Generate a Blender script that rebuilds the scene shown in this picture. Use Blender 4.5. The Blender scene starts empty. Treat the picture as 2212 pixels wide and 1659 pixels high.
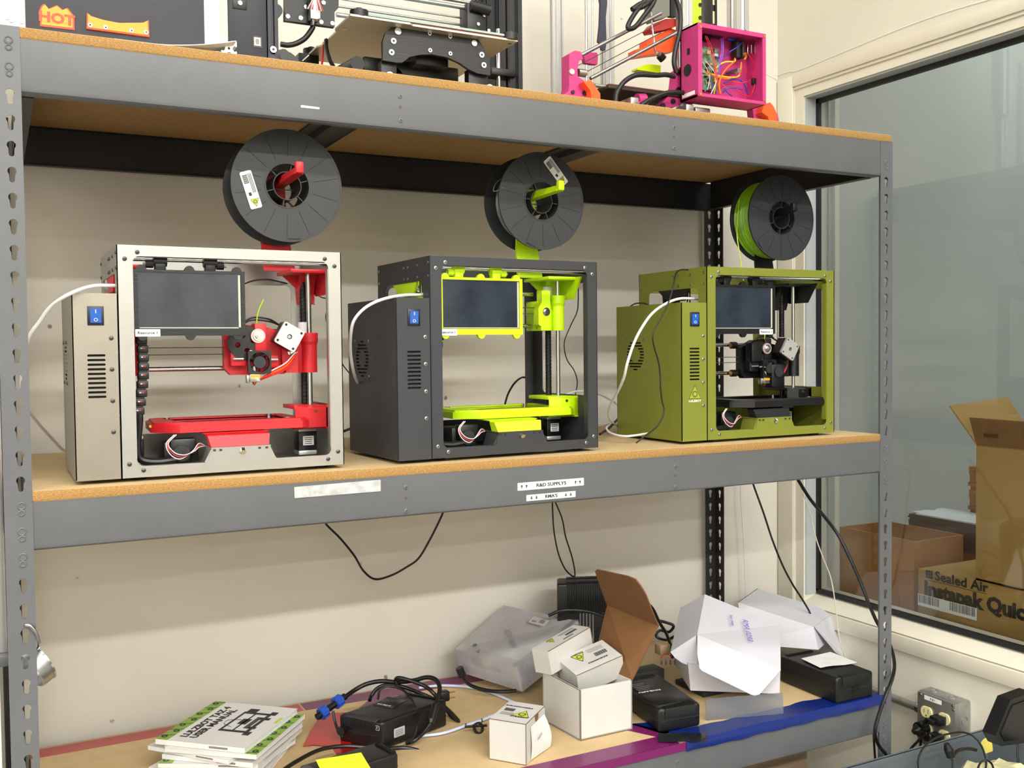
import bpy, bmesh, math, random
from mathutils import Vector, Matrix
from mathutils.geometry import tessellate_polygon
random.seed(7)
scene = bpy.context.scene
COL = scene.collection
PI = math.pi

# ---------------------------------------------------------------- camera
FPX, PX, PY = 2162.3, 1106.0, 829.5
YAW, PIT, ROL = math.radians(27.4107), math.radians(-1.9985), math.radians(-.6084)
CP = Vector((-.0479, -1.6526, .2048))
FW = Vector((math.sin(YAW)*math.cos(PIT), math.cos(YAW)*math.cos(PIT), math.sin(PIT)))
_r = Vector((math.cos(YAW), -math.sin(YAW), 0)); _u = _r.cross(FW)
RT = _r*math.cos(ROL)+_u*math.sin(ROL); UP = _u*math.cos(ROL)-_r*math.sin(ROL)
cam = bpy.data.cameras.new('camera'); cam_ob = bpy.data.objects.new('camera', cam); COL.objects.link(cam_ob)
cam.sensor_width = 36; cam.lens = FPX*36/2212; cam.clip_start = .02; cam.clip_end = 60
cam_ob.matrix_world = Matrix(((RT.x, UP.x, -FW.x, CP.x), (RT.y, UP.y, -FW.y, CP.y), (RT.z, UP.z, -FW.z, CP.z), (0, 0, 0, 1)))
scene.camera = cam_ob

def at(u, v, ax, val):            # the real point on the plane axis=val that the photograph shows at (u, v)
    d = FW+RT*((u-PX)/FPX)-UP*((v-PY)/FPX)
    return CP+d*((val-CP[ax])/d[ax])

# ---------------------------------------------------------------- world, lights, exposure
w = bpy.data.worlds.new('world'); scene.world = w; w.use_nodes = True
bgn = w.node_tree.nodes['Background']; bgn.inputs[0].default_value = (1, .97, .92, 1); bgn.inputs[1].default_value = .3
scene.view_settings.view_transform = 'Standard'; scene.view_settings.look = 'None'
scene.view_settings.exposure = 0.6; scene.view_settings.gamma = 1; scene.view_settings.use_curve_mapping = False
def area(name, loc, tgt, sx, sy, power, col):
    l = bpy.data.lights.new(name, 'AREA'); l.shape = 'RECTANGLE'; l.size = sx; l.size_y = sy; l.energy = power; l.color = col
    o = bpy.data.objects.new(name, l); COL.objects.link(o); o.location = loc
    o.rotation_euler = (Vector(tgt)-Vector(loc)).to_track_quat('-Z', 'Y').to_euler(); return o
# three rows of ceiling fluorescents running along the aisle, and the lamp of the room behind the glass
WARM = (1, .982, .945)
for y_, e_ in ((-.9, 24), (-2.6, 80), (-4.8, 185), (-7.6, 90), (-10.6, 80)):
    for x_ in (-4.2, .6): area('ceiling_lamp', (x_, y_, 2.27), (x_, y_, 0), 3.4, .25, e_, WARM)
area('lamp_other_room', (4.0, -.4, 2.2), (4.0, -.4, 0), 1.2, 2.4, 36, (.93, .98, 1))

# ---------------------------------------------------------------- helpers
def lin(h):
    h = h.lstrip('#'); c = [int(h[i:i+2], 16)/255 for i in (0, 2, 4)]
    return tuple(x/12.92 if x <= .04045 else ((x+.055)/1.055)**2.4 for x in c)+(1,)
MATS = {}
def mat(name, col, rough=.5, metal=0, var=0, vs=40, bump=0, bs=200, col2=None, coat=0, alpha=1, trans=0, emit=0, stretch=None, spec=None, speck=0):
    if name in MATS: return MATS[name]
    m = bpy.data.materials.new(name); m.use_nodes = True; MATS[name] = m
    nt = m.node_tree; b = nt.nodes['Principled BSDF']; L = nt.links.new
    b.inputs['Base Color'].default_value = lin(col); b.inputs['Roughness'].default_value = rough; b.inputs['Metallic'].default_value = metal
    if coat: b.inputs['Coat Weight'].default_value = coat; b.inputs['Coat Roughness'].default_value = .12
    if spec is not None: b.inputs['Specular IOR Level'].default_value = spec
    if alpha < 1: b.inputs['Alpha'].default_value = alpha
    if trans: b.inputs['Transmission Weight'].default_value = trans
    if emit: b.inputs['Emission Color'].default_value = lin(col); b.inputs['Emission Strength'].default_value = emit
    if var or bump:
        tc = nt.nodes.new('ShaderNodeTexCoord'); mp = nt.nodes.new('ShaderNodeMapping'); L(tc.outputs['Object'], mp.inputs[0])
        if stretch: mp.inputs['Scale'].default_value = stretch
    if var:
        n = nt.nodes.new('ShaderNodeTexNoise'); n.inputs['Scale'].default_value = vs; n.inputs['Detail'].default_value = 4; L(mp.outputs[0], n.inputs[0])
        r = nt.nodes.new('ShaderNodeValToRGB'); L(n.outputs[0], r.inputs[0])
        c = lin(col); d = lin(col2) if col2 else tuple(x*(1-var) for x in c[:3])+(1,)
        r.color_ramp.elements[0].position = .38; r.color_ramp.elements[1].position = .62
        r.color_ramp.elements[0].color = d; r.color_ramp.elements[1].color = c; L(r.outputs[0], b.inputs['Base Color'])
    if speck:
        src = b.inputs['Base Color'].links[0].from_socket; vo = nt.nodes.new('ShaderNodeTexVoronoi'); vo.inputs['Scale'].default_value = 9; vo.inputs['Randomness'].default_value = 1
        nz = nt.nodes.new('ShaderNodeTexNoise'); nz.inputs['Scale'].default_value = 70; add = nt.nodes.new('ShaderNodeMath'); add.operation = 'MULTIPLY_ADD'; add.inputs[1].default_value = .14
        L(mp.outputs[0], vo.inputs['Vector']); L(mp.outputs[0], nz.inputs['Vector']); L(nz.outputs[0], add.inputs[0]); L(vo.outputs['Distance'], add.inputs[2])
        r2 = nt.nodes.new('ShaderNodeValToRGB'); r2.color_ramp.elements[0].position = .095; r2.color_ramp.elements[1].position = .125; L(add.outputs[0], r2.inputs[0])
        mx = nt.nodes.new('ShaderNodeMix'); mx.data_type = 'RGBA'; L(r2.outputs[0], mx.inputs['Factor']); mx.inputs['A'].default_value = lin('8C8474'); L(src, mx.inputs['B']); L(mx.outputs['Result'], b.inputs['Base Color'])
    if bump:
        n2 = nt.nodes.new('ShaderNodeTexNoise'); n2.inputs['Scale'].default_value = bs; n2.inputs['Detail'].default_value = 3; L(mp.outputs[0], n2.inputs[0])
        bn = nt.nodes.new('ShaderNodeBump'); bn.inputs['Strength'].default_value = bump; bn.inputs['Distance'].default_value = .002
        L(n2.outputs[0], bn.inputs['Height']); L(bn.outputs[0], b.inputs['Normal'])
    return m

def circ(cx, cy, r, n=20, a0=0, a1=2*PI):
    full = abs(a1-a0-2*PI) < 1e-6
    return [(cx+r*math.cos(a0+(a1-a0)*i/(n if full else n-1)), cy+r*math.sin(a0+(a1-a0)*i/(n if full else n-1))) for i in range(n)]
def rrect(x0, y0, x1, y1, r, n=5):
    if r <= 0: return [(x0, y0), (x1, y0), (x1, y1), (x0, y1)]
    p = []
    for cx, cy, a in ((x1-r, y0+r, -PI/2), (x1-r, y1-r, 0), (x0+r, y1-r, PI/2), (x0+r, y0+r, PI)):
        p += circ(cx, cy, r, n, a, a+PI/2)
    return p
def frame_of(d):
    d = d.normalized(); a = Vector((0, 0, 1)) if abs(d.z) < .9 else Vector((1, 0, 0))
    x = a.cross(d).normalized(); return x, d.cross(x)
def spline(pts, k=6):
    P = [Vector(p) for p in pts]
    if len(P) < 3: return P
    out = []; Q = [P[0]*2-P[1]]+P+[P[-1]*2-P[-2]]
    for i in range(1, len(Q)-2):
        p0, p1, p2, p3 = Q[i-1:i+3]
        for j in range(k):
            t = j/k
            out.append(.5*((2*p1)+(p2-p0)*t+(2*p0-5*p1+4*p2-p3)*t*t+(3*p1-p0-3*p2+p3)*t**3))
    return out+[P[-1]]
XZ = Matrix(((1, 0, 0, 0), (0, 0, 1, 0), (0, 1, 0, 0), (0, 0, 0, 1)))      # plate (a,b) -> (x,z), thickness goes to +y
YZ = Matrix(((0, 0, 1, 0), (1, 0, 0, 0), (0, 1, 0, 0), (0, 0, 0, 1)))      # plate (a,b) -> (y,z), thickness goes to +x
def T(x, y, z): return Matrix.Translation((x, y, z))
def RZ(a): return Matrix.Rotation(a, 4, 'Z')
def RX(a): return Matrix.Rotation(a, 4, 'X')
def RY(a): return Matrix.Rotation(a, 4, 'Y')

class MB:
    def __init__(s, M=None): s.v = []; s.f = []; s.mi = []; s.mats = []; s.M = M or Matrix(); s.cuts = []
    def cut(s):
        """what follows is a piece (an object) of its own"""
        if s.v and (not s.cuts or s.cuts[-1][0] != len(s.v)): s.cuts.append((len(s.v), len(s.f)))
        return s
    def add(s, vs, fs, m, M=None):
        if m not in s.mats: s.mats.append(m)
        k = s.mats.index(m); o = len(s.v); A = s.M @ M if M is not None else s.M
        s.v += [A @ Vector(p) for p in vs]; s.f += [tuple(o+i for i in f) for f in fs]; s.mi += [k]*len(fs); return s
    def box(s, x0, x1, y0, y1, z0, z1, m, b=0, M=None):
        if b <= 0:
            v = [(x, y, z) for x in (x0, x1) for y in (y0, y1) for z in (z0, z1)]
            return s.add(v, [(0, 1, 3, 2), (4, 6, 7, 5), (0, 4, 5, 1), (2, 3, 7, 6), (0, 2, 6, 4), (1, 5, 7, 3)], m, M)
        bm = bmesh.new(); bmesh.ops.create_cube(bm, size=1)
        for v in bm.verts: v.co = Vector(((x0+x1)/2+v.co.x*(x1-x0), (y0+y1)/2+v.co.y*(y1-y0), (z0+z1)/2+v.co.z*(z1-z0)))
        bmesh.ops.bevel(bm, geom=bm.edges[:], offset=b, segments=2, affect='EDGES', profile=.5)
        bm.verts.index_update(); s.add([v.co.copy() for v in bm.verts], [[v.index for v in f.verts] for f in bm.faces], m, M); bm.free(); return s
    def hexa(s, P, m, M=None):   # bottom four then top four
        return s.add(P, [(0, 3, 2, 1), (4, 5, 6, 7), (0, 1, 5, 4), (1, 2, 6, 5), (2, 3, 7, 6), (3, 0, 4, 7)], m, M)
    def cyl(s, p0, p1, r, m, n=16, r2=None, M=None):
        p0, p1 = Vector(p0), Vector(p1); r2 = r if r2 is None else r2; x, y = frame_of(p1-p0)
        v = []
        for i in range(n):
            a = 2*PI*i/n; d = x*math.cos(a)+y*math.sin(a); v += [p0+d*r, p1+d*r2]
        f = [(2*i, 2*((i+1) % n), 2*((i+1) % n)+1, 2*i+1) for i in range(n)]
        f += [tuple(range(0, 2*n, 2))[::-1], tuple(range(1, 2*n, 2))]
        return s.add(v, f, m, M)
    def tube(s, pts, r, m, n=8, k=6, M=None, flat=None):
        P = spline(pts, k) if k else [Vector(p) for p in pts]; d = (P[1]-P[0]); x, y = frame_of(d); v = []; c = len(P)
        for i, p in enumerate(P):
            t = (P[min(i+1, c-1)]-P[max(i-1, 0)])
            if t.length < 1e-9: t = d
            t.normalize(); x = (x-t*x.dot(t)); x.normalize(); y = t.cross(x)
            for j in range(n):
                a = 2*PI*j/n; v.append(p+(x*math.cos(a)+y*math.sin(a)*(flat or 1))*r)
        f = [(i*n+j, i*n+(j+1) % n, (i+1)*n+(j+1) % n, (i+1)*n+j) for i in range(c-1) for j in range(n)]
        f += [tuple(range(n))[::-1], tuple((c-1)*n+j for j in range(n))]
        return s.add(v, f, m, M)
    def plate(s, outer, holes, t, m, M=None):
        loops = [list(outer)]+[list(h) for h in holes]; flat = [p for l in loops for p in l]; n = len(flat)
        tri = tessellate_polygon([[Vector((p[0], p[1], 0)) for p in l] for l in loops])
        v = [(p[0], p[1], 0) for p in flat]+[(p[0], p[1], t) for p in flat]
        f = [tuple(a) for a in tri]+[tuple(n+i for i in a)[::-1] for a in tri]; o = 0
        for l in loops:
            k = len(l); f += [(o+i, o+(i+1) % k, n+o+(i+1) % k, n+o+i) for i in range(k)]; o += k
        return s.add(v, f, m, M)
    def lathe(s, prof, m, n=32, M=None):     # prof: (radius, height) closed loop around local z
        k = len(prof); v = [(r*math.cos(2*PI*i/n), r*math.sin(2*PI*i/n), z) for i in range(n) for r, z in prof]
        f = [(i*k+j, ((i+1) % n)*k+j, ((i+1) % n)*k+(j+1) % k, i*k+(j+1) % k) for i in range(n) for j in range(k)]
        return s.add(v, f, m, M)
    def sheet(s, P, m, th=.0006, M=None):    # P: grid rows of points, thickened
        R, C_ = len(P), len(P[0]); g = [[Vector(p) for p in r] for r in P]; v = []; top = []
        for i in range(R):
            for j in range(C_):
                a = g[min(i+1, R-1)][j]-g[max(i-1, 0)][j]; b = g[i][min(j+1, C_-1)]-g[i][max(j-1, 0)]
                nn = a.cross(b); nn.normalize(); v.append(g[i][j]); top.append(g[i][j]+nn*th)
        N = R*C_; f = []
        for i in range(R-1):
            for j in range(C_-1):
                q = (i*C_+j, i*C_+j+1, (i+1)*C_+j+1, (i+1)*C_+j); f += [q, tuple(N+a for a in q)[::-1]]
        ring = [j for j in range(C_)]+[i*C_+C_-1 for i in range(1, R)]+[(R-1)*C_+j for j in range(C_-2, -1, -1)]+[i*C_ for i in range(R-2, 0, -1)]
        f += [(ring[i], ring[(i+1) % len(ring)], N+ring[(i+1) % len(ring)], N+ring[i]) for i in range(len(ring))]
        return s.add(v+top, f, m, M)
    def text(s, body, size, m, M, ext=.0002, ax='CENTER', bold=0, sx=1, sh=0):
        cu = bpy.data.curves.new('t', 'FONT'); cu.body = body; cu.size = size; cu.extrude = ext; cu.align_x = ax; cu.align_y = 'CENTER'; cu.offset = bold; cu.resolution_u = 2; cu.shear = sh
        o = bpy.data.objects.new('t', cu); COL.objects.link(o); bpy.context.view_layer.update()
        me = bpy.data.meshes.new_from_object(o.evaluated_get(bpy.context.evaluated_depsgraph_get()))
        s.add([(v.co.x*sx, v.co.y, v.co.z) for v in me.vertices], [tuple(p.vertices) for p in me.polygons], m, M)
        bpy.data.objects.remove(o); bpy.data.curves.remove(cu); bpy.data.meshes.remove(me); return s
    def build(s, name, parent=None, label=None, world=False, fix=True, ang=35):
        if s.cuts and s.cuts[0][0]:
            cs = [(0, 0)]+s.cuts+[(len(s.v), len(s.f))]; out = []
            for (v0, f0), (v1, f1) in zip(cs[:-1], cs[1:]):
                if v1 == v0: continue
                q = MB(); q.v = s.v[v0:v1]; q.f = [tuple(i-v0 for i in f) for f in s.f[f0:f1]]; q.mi = s.mi[f0:f1]; q.mats = s.mats
                u = sorted(set(q.mi)); q.mats = [s.mats[i] for i in u]; q.mi = [u.index(i) for i in q.mi]
                out.append(q.build(name, parent, label, world, fix, ang))
            return out[0]
        off = Vector()
        if world and parent is not None:
            p = parent
            while p is not None: off += p.location; p = p.parent
        me = bpy.data.meshes.new(name); me.from_pydata([v-off for v in s.v], [], s.f)
        for m in s.mats: me.materials.append(m)
        me.polygons.foreach_set('material_index', s.mi)
        if fix:
            bm = bmesh.new(); bm.from_mesh(me); bmesh.ops.recalc_face_normals(bm, faces=bm.faces); bm.to_mesh(me); bm.free()
        me.update(); me.shade_smooth(); me.set_sharp_from_angle(angle=math.radians(ang))
        o = bpy.data.objects.new(name, me); COL.objects.link(o); o.parent = parent
        if label: o['label'] = label
        return o

def thing(name, label, cat, loc=(0, 0, 0), rz=0, group=None):
    o = bpy.data.objects.new(name, None); o.empty_display_size = .03; COL.objects.link(o); o.location = loc; o.rotation_euler = (0, 0, rz)
    o['label'] = label; o['category'] = cat
    if group: o['group'] = group
    return o
def tag(o, label, cat, group=None):
    o['label'] = label; o['category'] = cat
    if group: o['group'] = group
    return o
def struct(o, label=None, cat=None):
    o['kind'] = 'structure'
    if label: o['label'] = label; o['category'] = cat or 'structure'
    return o
def cord(name, label, cat, pts, r, m, group=None, k=8, n=8):
    o = MB().tube(pts, r, m, n=n, k=k).build(name); return tag(o, label, cat, group)

# ---------------------------------------------------------------- materials
W, ZT, ZB = 1.7635, .686, -.612
D = .64; YW = .66; XR = 2.057; FLOOR = -1.28; CEIL = 2.3
WALL = mat('painted_concrete', 'E3DFD4', .75, var=.06, vs=2.2, bump=.35, bs=22, speck=1)
WALLR = mat('painted_block_wall', 'E0DBCC', .7, var=.05, vs=3, bump=.12, bs=40)
WALLO = mat('grey_green_wall', 'B4B8B1', .8, var=.05, vs=2)
FLO = mat('concrete_floor', '6E6A62', .6, var=.2, vs=5)
CEI = mat('ceiling_paint', 'CFCBC0', .8)
GREY = mat('grey_enamel_steel', '5F6164', .4, var=.07, vs=9, bump=.05, bs=400)
DARK = mat('dark_steel', '29282B', .45)  # darker steel for rear posts, rear beams, end beams and cross bars
CHIPE = mat('chipboard_edge', 'B08A52', .8, var=.2, vs=260, bump=.4, bs=500, col2='916B36', stretch=(1, 1, 3))
CHIP = mat('chipboard_face', 'C6AC80', .7, var=.06, vs=30, bump=.05, bs=200)
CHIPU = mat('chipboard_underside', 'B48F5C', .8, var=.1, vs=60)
BLK = mat('black_plastic', '101113', .38, bump=.05, bs=300)
BLKM = mat('matt_black_plastic', '202226', .55)
CABLE = mat('black_cable', '0F0F11', .4)
WCABLE = mat('white_cable', 'E4E4E2', .4)
CHROME = mat('bright_steel', 'C9CACB', .2, 1)
STEEL = mat('zinc_steel', 'A9ABAC', .35, 1)
ALU = mat('brushed_aluminium', 'CFCFCF', .38, .9, var=.08, vs=12, stretch=(1, 1, .1))
WHITE = mat('white_paper', 'DADAD8', .6)
INK = mat('printed_ink', '2B2B2B', .6)
LOGOG = mat('logo_yellow_green', 'B7C832', .6)
WOODY = mat('kraft_cardboard', '744F2B', .8, var=.06, vs=30)
CARD = mat('brown_cardboard', 'B08A4B', .8, var=.08, vs=8)
CARDW = mat('white_cardboard', 'C6C5C1', .6, var=.04, vs=20)
CARDE = mat('cardboard_cut_edge', '6E5238', .8)
GLASS = mat('window_glass', 'F2F6F5', .02, trans=1)
RED = mat('red_printed_plastic', 'CC1F28', .45, bump=.15, bs=500, stretch=(.1, .1, 1))
LIME = mat('lime_printed_plastic', 'BFE400', .45, bump=.15, bs=500, stretch=(.1, .1, 1))
BPL = mat('black_printed_plastic', '0E0F12', .4, bump=.15, bs=500, stretch=(.1, .1, 1))
PINK = mat('pink_printed_plastic', 'BE3277', .5, bump=.15, bs=500, stretch=(.1, .1, 1))
ORNG = mat('orange_printed_plastic', 'FF5A1E', .45)
GREENP = mat('green_powder_coat', '747A25', .5, bump=.1, bs=700)
BLKP = mat('black_powder_coat', '303135', .5, bump=.12, bs=700)
SCREEN = mat('screen_glass', '1B2330', .07, coat=.6, var=.5, vs=14, col2='2C3440')
BLUE = mat('blue_switch', '2458AE', .25, emit=.04)
BRASS = mat('brass', 'C8A24A', .3, 1)
WIRE = {c: mat('wire_'+n, c, .4) for c, n in (('D81E1E', 'red'), ('E8E8E8', 'white'), ('F2D02A', 'yellow'), ('2A46B0', 'blue'), ('9050C8', 'violet'), ('F07010', 'orange'), ('1E8A50', 'green'))}
# ================================================================ the setting
struct(MB().box(-7, XR+3.4, -12, 2.4, FLOOR-.1, FLOOR, FLO).build('floor'), 'grey concrete floor of the workshop', 'floor')
struct(MB().box(-7, XR+3.4, -12, 2.4, CEIL, CEIL+.1, CEI).build('ceiling'), 'pale ceiling over the room', 'ceiling')
struct(MB().box(-7, XR+.1, YW, YW+.2, FLOOR, CEIL, WALL).build('wall_back'), 'off-white painted concrete wall behind the shelving', 'wall')
struct(MB().box(-7.2, -7, -12, YW, FLOOR, CEIL, WALL).build('wall_left'), 'off-white wall on the left', 'wall')
struct(MB().box(-7, XR+3.4, -12.2, -12, FLOOR, CEIL, WALL).build('wall_front'), 'off-white wall behind the camera', 'wall')
WY0, WY1, WZ0, WZ1 = -2.6, .593, -.56, .955        # window opening in the right-hand wall
b = MB()
b.box(XR, XR+.1, WY1, YW, FLOOR, CEIL, WALLR).box(XR, XR+.1, -12, WY0, FLOOR, CEIL, WALLR)
b.box(XR, XR+.1, WY0, WY1, WZ1, CEIL, WALLR).box(XR, XR+.1, WY0, WY1, FLOOR, WZ0, WALLR)
struct(b.build('wall_right'), 'cream painted wall with the window on the right', 'wall')
TRIM = mat('cream_trim_paint', 'E3DECD', .5); TRIMG = mat('bluish_lit_trim', 'B4BABB', .45); GASK = mat('black_glazing_gasket', '141516', .5)  # reveal colour carries the bluish light falling on those faces
# casing that stands a little proud of the wall round the opening
t = thing('trim_1', 'cream casing around the interior window', 'trim', (XR, WY1, WZ0)); t['kind'] = 'structure'
MB().box(XR-.006, XR, WY1, WY1+.063, WZ0-.038, WZ1+.04, TRIM, .002).build('casing_side', t, world=True)
MB().box(XR-.006, XR, WY0, WY1, WZ1+.008, WZ1+.04, TRIM, .002).build('casing_head', t, world=True)
MB().box(XR-.014, XR, WY0, WY1, WZ0-.038, WZ0+.004, TRIM, .003).build('casing_apron', t, world=True)
t = thing('window_1', 'long interior window looking into the packing room', 'window', (XR+.05, WY1, WZ0)); t['kind'] = 'structure'
b = MB(); b.box(XR+.006, XR+.1, .559, WY1, WZ0, WZ1, TRIM).box(XR+.006, XR+.1, WY0, .559, .93, WZ1, TRIM)
b.hexa([(XR+.002, WY0, WZ0), (XR+.1, WY0, WZ0), (XR+.1, .559, WZ0), (XR+.002, .559, WZ0), (XR-.008, WY0, WZ0+.008), (XR+.1, WY0, -.518), (XR+.1, .559, -.518), (XR-.008, .559, WZ0+.008)], TRIM)
b.build('window_frame', t, world=True)
MB().box(XR+.012, XR+.056, .555, .5595, -.53, .93, TRIMG).box(XR+.012, XR+.056, WY0, .555, .925, .9305, TRIMG).build('window_reveal', t, 'reveal with bluish light in its colour', world=True)
b = MB(); b.box(2.107, 2.121, .545, .556, -.52, .926, GASK).box(2.107, 2.121, WY0, .556, .912, .926, GASK).box(2.107, 2.121, WY0, .556, -.528, -.515, GASK)
b.build('gasket', t, 'black glazing gasket', world=True)
MB().box(2.112, 2.116, WY0, .55, -.52, .918, GLASS).build('glass_pane', t, 'large clear glass pane', world=True)
b = MB().box(2.157, 2.175, .553, .60, -.56, .96, TRIMG).box(2.175, 2.192, .545, .62, -.56, .96, TRIM)
b.build('window_stop', t, 'pale edge of the far side of the frame', world=True)
# the packing room beyond the glass
struct(MB().box(XR+.1, XR+3.4, .98, 1.1, FLOOR, CEIL, WALLO).build('wall_other_room'), 'grey-green wall of the room beyond the window', 'wall')
struct(MB().box(XR+3.4, XR+3.5, -12, 2.4, FLOOR, CEIL, WALLO).build('wall_far_right'), 'far wall of the room beyond the window', 'wall')
t = thing('packing_table', 'grey table top carrying the cartons just beyond the window', 'table', (2.6, 0, -.56))
TAB = mat('table_laminate', 'A9A79E', .5)
MB().box(2.165, 3.3, -1.6, .97, -.575, -.545, TAB, .003).build('tabletop', t, world=True)
for x in (2.22, 3.25):
    for y in (-1.5, .9): MB().box(x-.02, x+.02, y-.02, y+.02, FLOOR, -.575, STEEL).build('leg', t, world=True)
# thin crack and seam lines on the plaster
b = MB(); P = [at(1140+x/3.687, y/3.687, 1, YW) for x, y in ((1900, 590), (1940, 612), (1985, 636))]; b.tube([p+Vector((0, .0005, 0)) for p in P], .0025, WALL, n=6)
P = [at(1140+x/3.687, y/3.687, 0, XR) for x, y in ((1990, 603), (2100, 568), (2212, 540))]+[at(1990, 45, 0, XR), at(2212, -22, 0, XR)]
b.tube(P, .0022, WALL, n=6); o = struct(b.build('trim_2'), 'thin caulked seam above the window', 'trim')

# ================================================================ shelving rack
rack = thing('shelving_rack', 'grey steel boltless shelving rack with three chipboard shelves', 'shelving', (0, 0, FLOOR))
PW = .038; PITCH = .0381
def keyhole(c, z):
    a = circ(c, z, .0062, 9, math.radians(-48), math.radians(228)); return a+[(c-.0034, z-.0145), (c-.0014, z-.0165), (c+.0014, z-.0165), (c+.0034, z-.0145)]
def post(x0, x1, xs, yf, ys0, ys1, ztop, ph, m, label):
    # front flange x0..x1 at y=yf, side flange at x=xs, y ys0..ys1
    b = MB(); zs = []; z = ph
    while z > FLOOR+.05: zs.append(z); z -= PITCH
    ok = [z for z in zs if z < ztop-.02 and not any(abs(z+.004-c) < .03 for c in SKIP)]
    cx = x1-.0152 if x0 < 0 else x0+.0178
    def strip(a0, a1, c, M):
        lo_ = FLOOR
        for z in sorted(ok):
            c0, c1 = z-.0215, z+.0105
            if c0 > lo_: b.plate([(a0, lo_), (a1, lo_), (a1, c0), (a0, c0)], [], .0022, m, M)
            b.plate([(a0, c0), (a1, c0), (a1, c1), (a0, c1)], [keyhole(c, z)], .0022, m, M); lo_ = c1
        b.plate([(a0, lo_), (a1, lo_), (a1, ztop), (a0, ztop)], [], .0022, m, M)
    strip(x0, x1, cx, T(0, yf, 0) @ XZ)
    cy = (ys0+ys1)/2
    strip(ys0, ys1, cy, T(xs, 0, 0) @ YZ)
    for z in zs:
        if z < ztop-.015 and z not in ok:      # holes filled by the beam studs
            for dz, r in ((0, .0062), (-.0105, .005)):
                b.lathe([(r, 0), (r, .001), (r-.0012, .0016), (r-.0024, .001), (r-.0024, 0)], m, 14, T(cx, yf, z+dz) @ RX(PI/2))
                b.cyl((cx, yf, z+dz), (cx, yf-.0007, z+dz), r-.0026, m, 12)
    return b.build('post', rack, label, world=True)
SKIP = (.626, .664, -.036, -.073, -.655, -.69)
post(-PW, 0, -PW, 0, .0022, PW, ZT, .5885+PITCH*2, GREY, 'left front post')
post(W, W+PW, W+PW-.0022, 0, .0022, PW, ZT-.016, .5835+PITCH*2, GREY, 'right front post')
post(-PW-.007, -.007, -PW-.007, D-.0022, D-PW, D-.0022, ZT, .589+PITCH*2, DARK, 'dark left rear post')
post(W, W+PW, W+PW-.0022, D-.0022, D-PW, D-.0022, ZT-.016, .587+PITCH*2, DARK, 'dark right rear post')
for z in (ZT, 0, ZB):
    zt = z-.016; zb = {ZT: .590, 0: -.09, ZB: -.70}[z]
    # front beam: face plate with rolled bottom lip
    b = MB(); pr = [(.0015, zb+.008), (.0028, zb+.003), (.007, zb), (.022, zb), (.022, zb+.0022), (.0075, zb+.0022), (.0037, zb+.006), (.0037, zt-.001), (.02, zt-.001), (.02, zt), (.0015, zt)]
    b.plate(pr, [], W, GREY, YZ); b.build('beam', rack, 'front beam', world=True)
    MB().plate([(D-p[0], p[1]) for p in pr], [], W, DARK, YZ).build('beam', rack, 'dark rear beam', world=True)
    for x, sg in ((-.002, 1), (W+.002, -1)):
        MB().box(min(x, x+sg*.0022), max(x, x+sg*.0022), .03, D-.03, zb, zt, DARK).box(min(x, x+sg*.02), max(x, x+sg*.02), .03, D-.03, zb, zb+.002, DARK).build('end_beam', rack, 'dark end beam', world=True)
    for k in (1, 2):
        x = W*k/3
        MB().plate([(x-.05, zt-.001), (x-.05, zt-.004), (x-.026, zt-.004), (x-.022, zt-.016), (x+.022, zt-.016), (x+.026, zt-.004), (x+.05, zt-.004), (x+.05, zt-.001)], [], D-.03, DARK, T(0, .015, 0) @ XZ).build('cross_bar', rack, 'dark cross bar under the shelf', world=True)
        for dz in (.010, .052): 
            MB().lathe([(.0042, 0), (.0042, .0008), (.003, .0016), (.0018, .0016), (.0018, 0)], GREY, 14, T(x+.008, .0016, zt-dz-.012) @ RX(PI/2)).build('rivet', rack, world=True)
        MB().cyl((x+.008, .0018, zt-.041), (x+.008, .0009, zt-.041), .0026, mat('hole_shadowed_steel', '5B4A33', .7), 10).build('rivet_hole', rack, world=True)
    x1 = W+.034 if z == ZT else W
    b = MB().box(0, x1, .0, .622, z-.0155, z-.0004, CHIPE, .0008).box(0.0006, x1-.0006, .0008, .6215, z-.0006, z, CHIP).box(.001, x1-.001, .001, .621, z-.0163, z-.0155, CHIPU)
    b.build('shelf_board', rack, 'chipboard shelf', world=True)
# tape on the lowest board, along the back wall and the front edge
def tape(name, pts, m, label, th=.0007):
    MB().plate([p[:2] for p in pts], [], th, m, T(0, 0, ZB)).build(name, rack, label, world=True)
TR = mat('red_vinyl_tape', 'B04A4A', .35); TM = mat('magenta_vinyl_tape', '6E1C58', .3, bump=.1, bs=40); TB = mat('blue_vinyl_tape', '0A226A', .3, bump=.3, bs=30)
tape('tape', [(.0, .566), (.56, .566), (.56, .612), (.0, .612)], TR, 'red tape strip along the wall')
tape('tape', [(.565, .566), (1.1, .55), (1.1, .612), (.565, .612)], TM, 'magenta tape strip along the wall')
MB().box(.55, 1.19, -.0012, .052, ZB, ZB+.0008, TM).box(.55, 1.22, -.0016, -.0004, ZB-.0165, ZB+.0008, TM).build('tape', rack, 'magenta tape wrapped over the front edge', world=True)
tape('tape', [(1.17, .05), (1.215, .05), (1.12, .22), (1.085, .20)], TM, 'magenta tape strip running back over the board')
b = MB(); rows = []
for i in range(25):
    x = 1.205+(W+.012-1.205)*i/24; r = .0018*math.sin(i*1.7)+.0015*math.sin(i*.9); up = .012*max(0, i-20)/4
    rows.append([(x, .058+r*1.5-(.02 if i > 19 else 0), ZB+.0012), (x, .03+r, ZB+.0016+abs(r)*.3), (x, -.001, ZB+.0025+abs(r)*.6), (x, -.0045-abs(r)*.4, ZB-.003), (x, -.004-abs(r)*.6-up*.4, ZB-.0185+r*.7+up*.3)])
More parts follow.
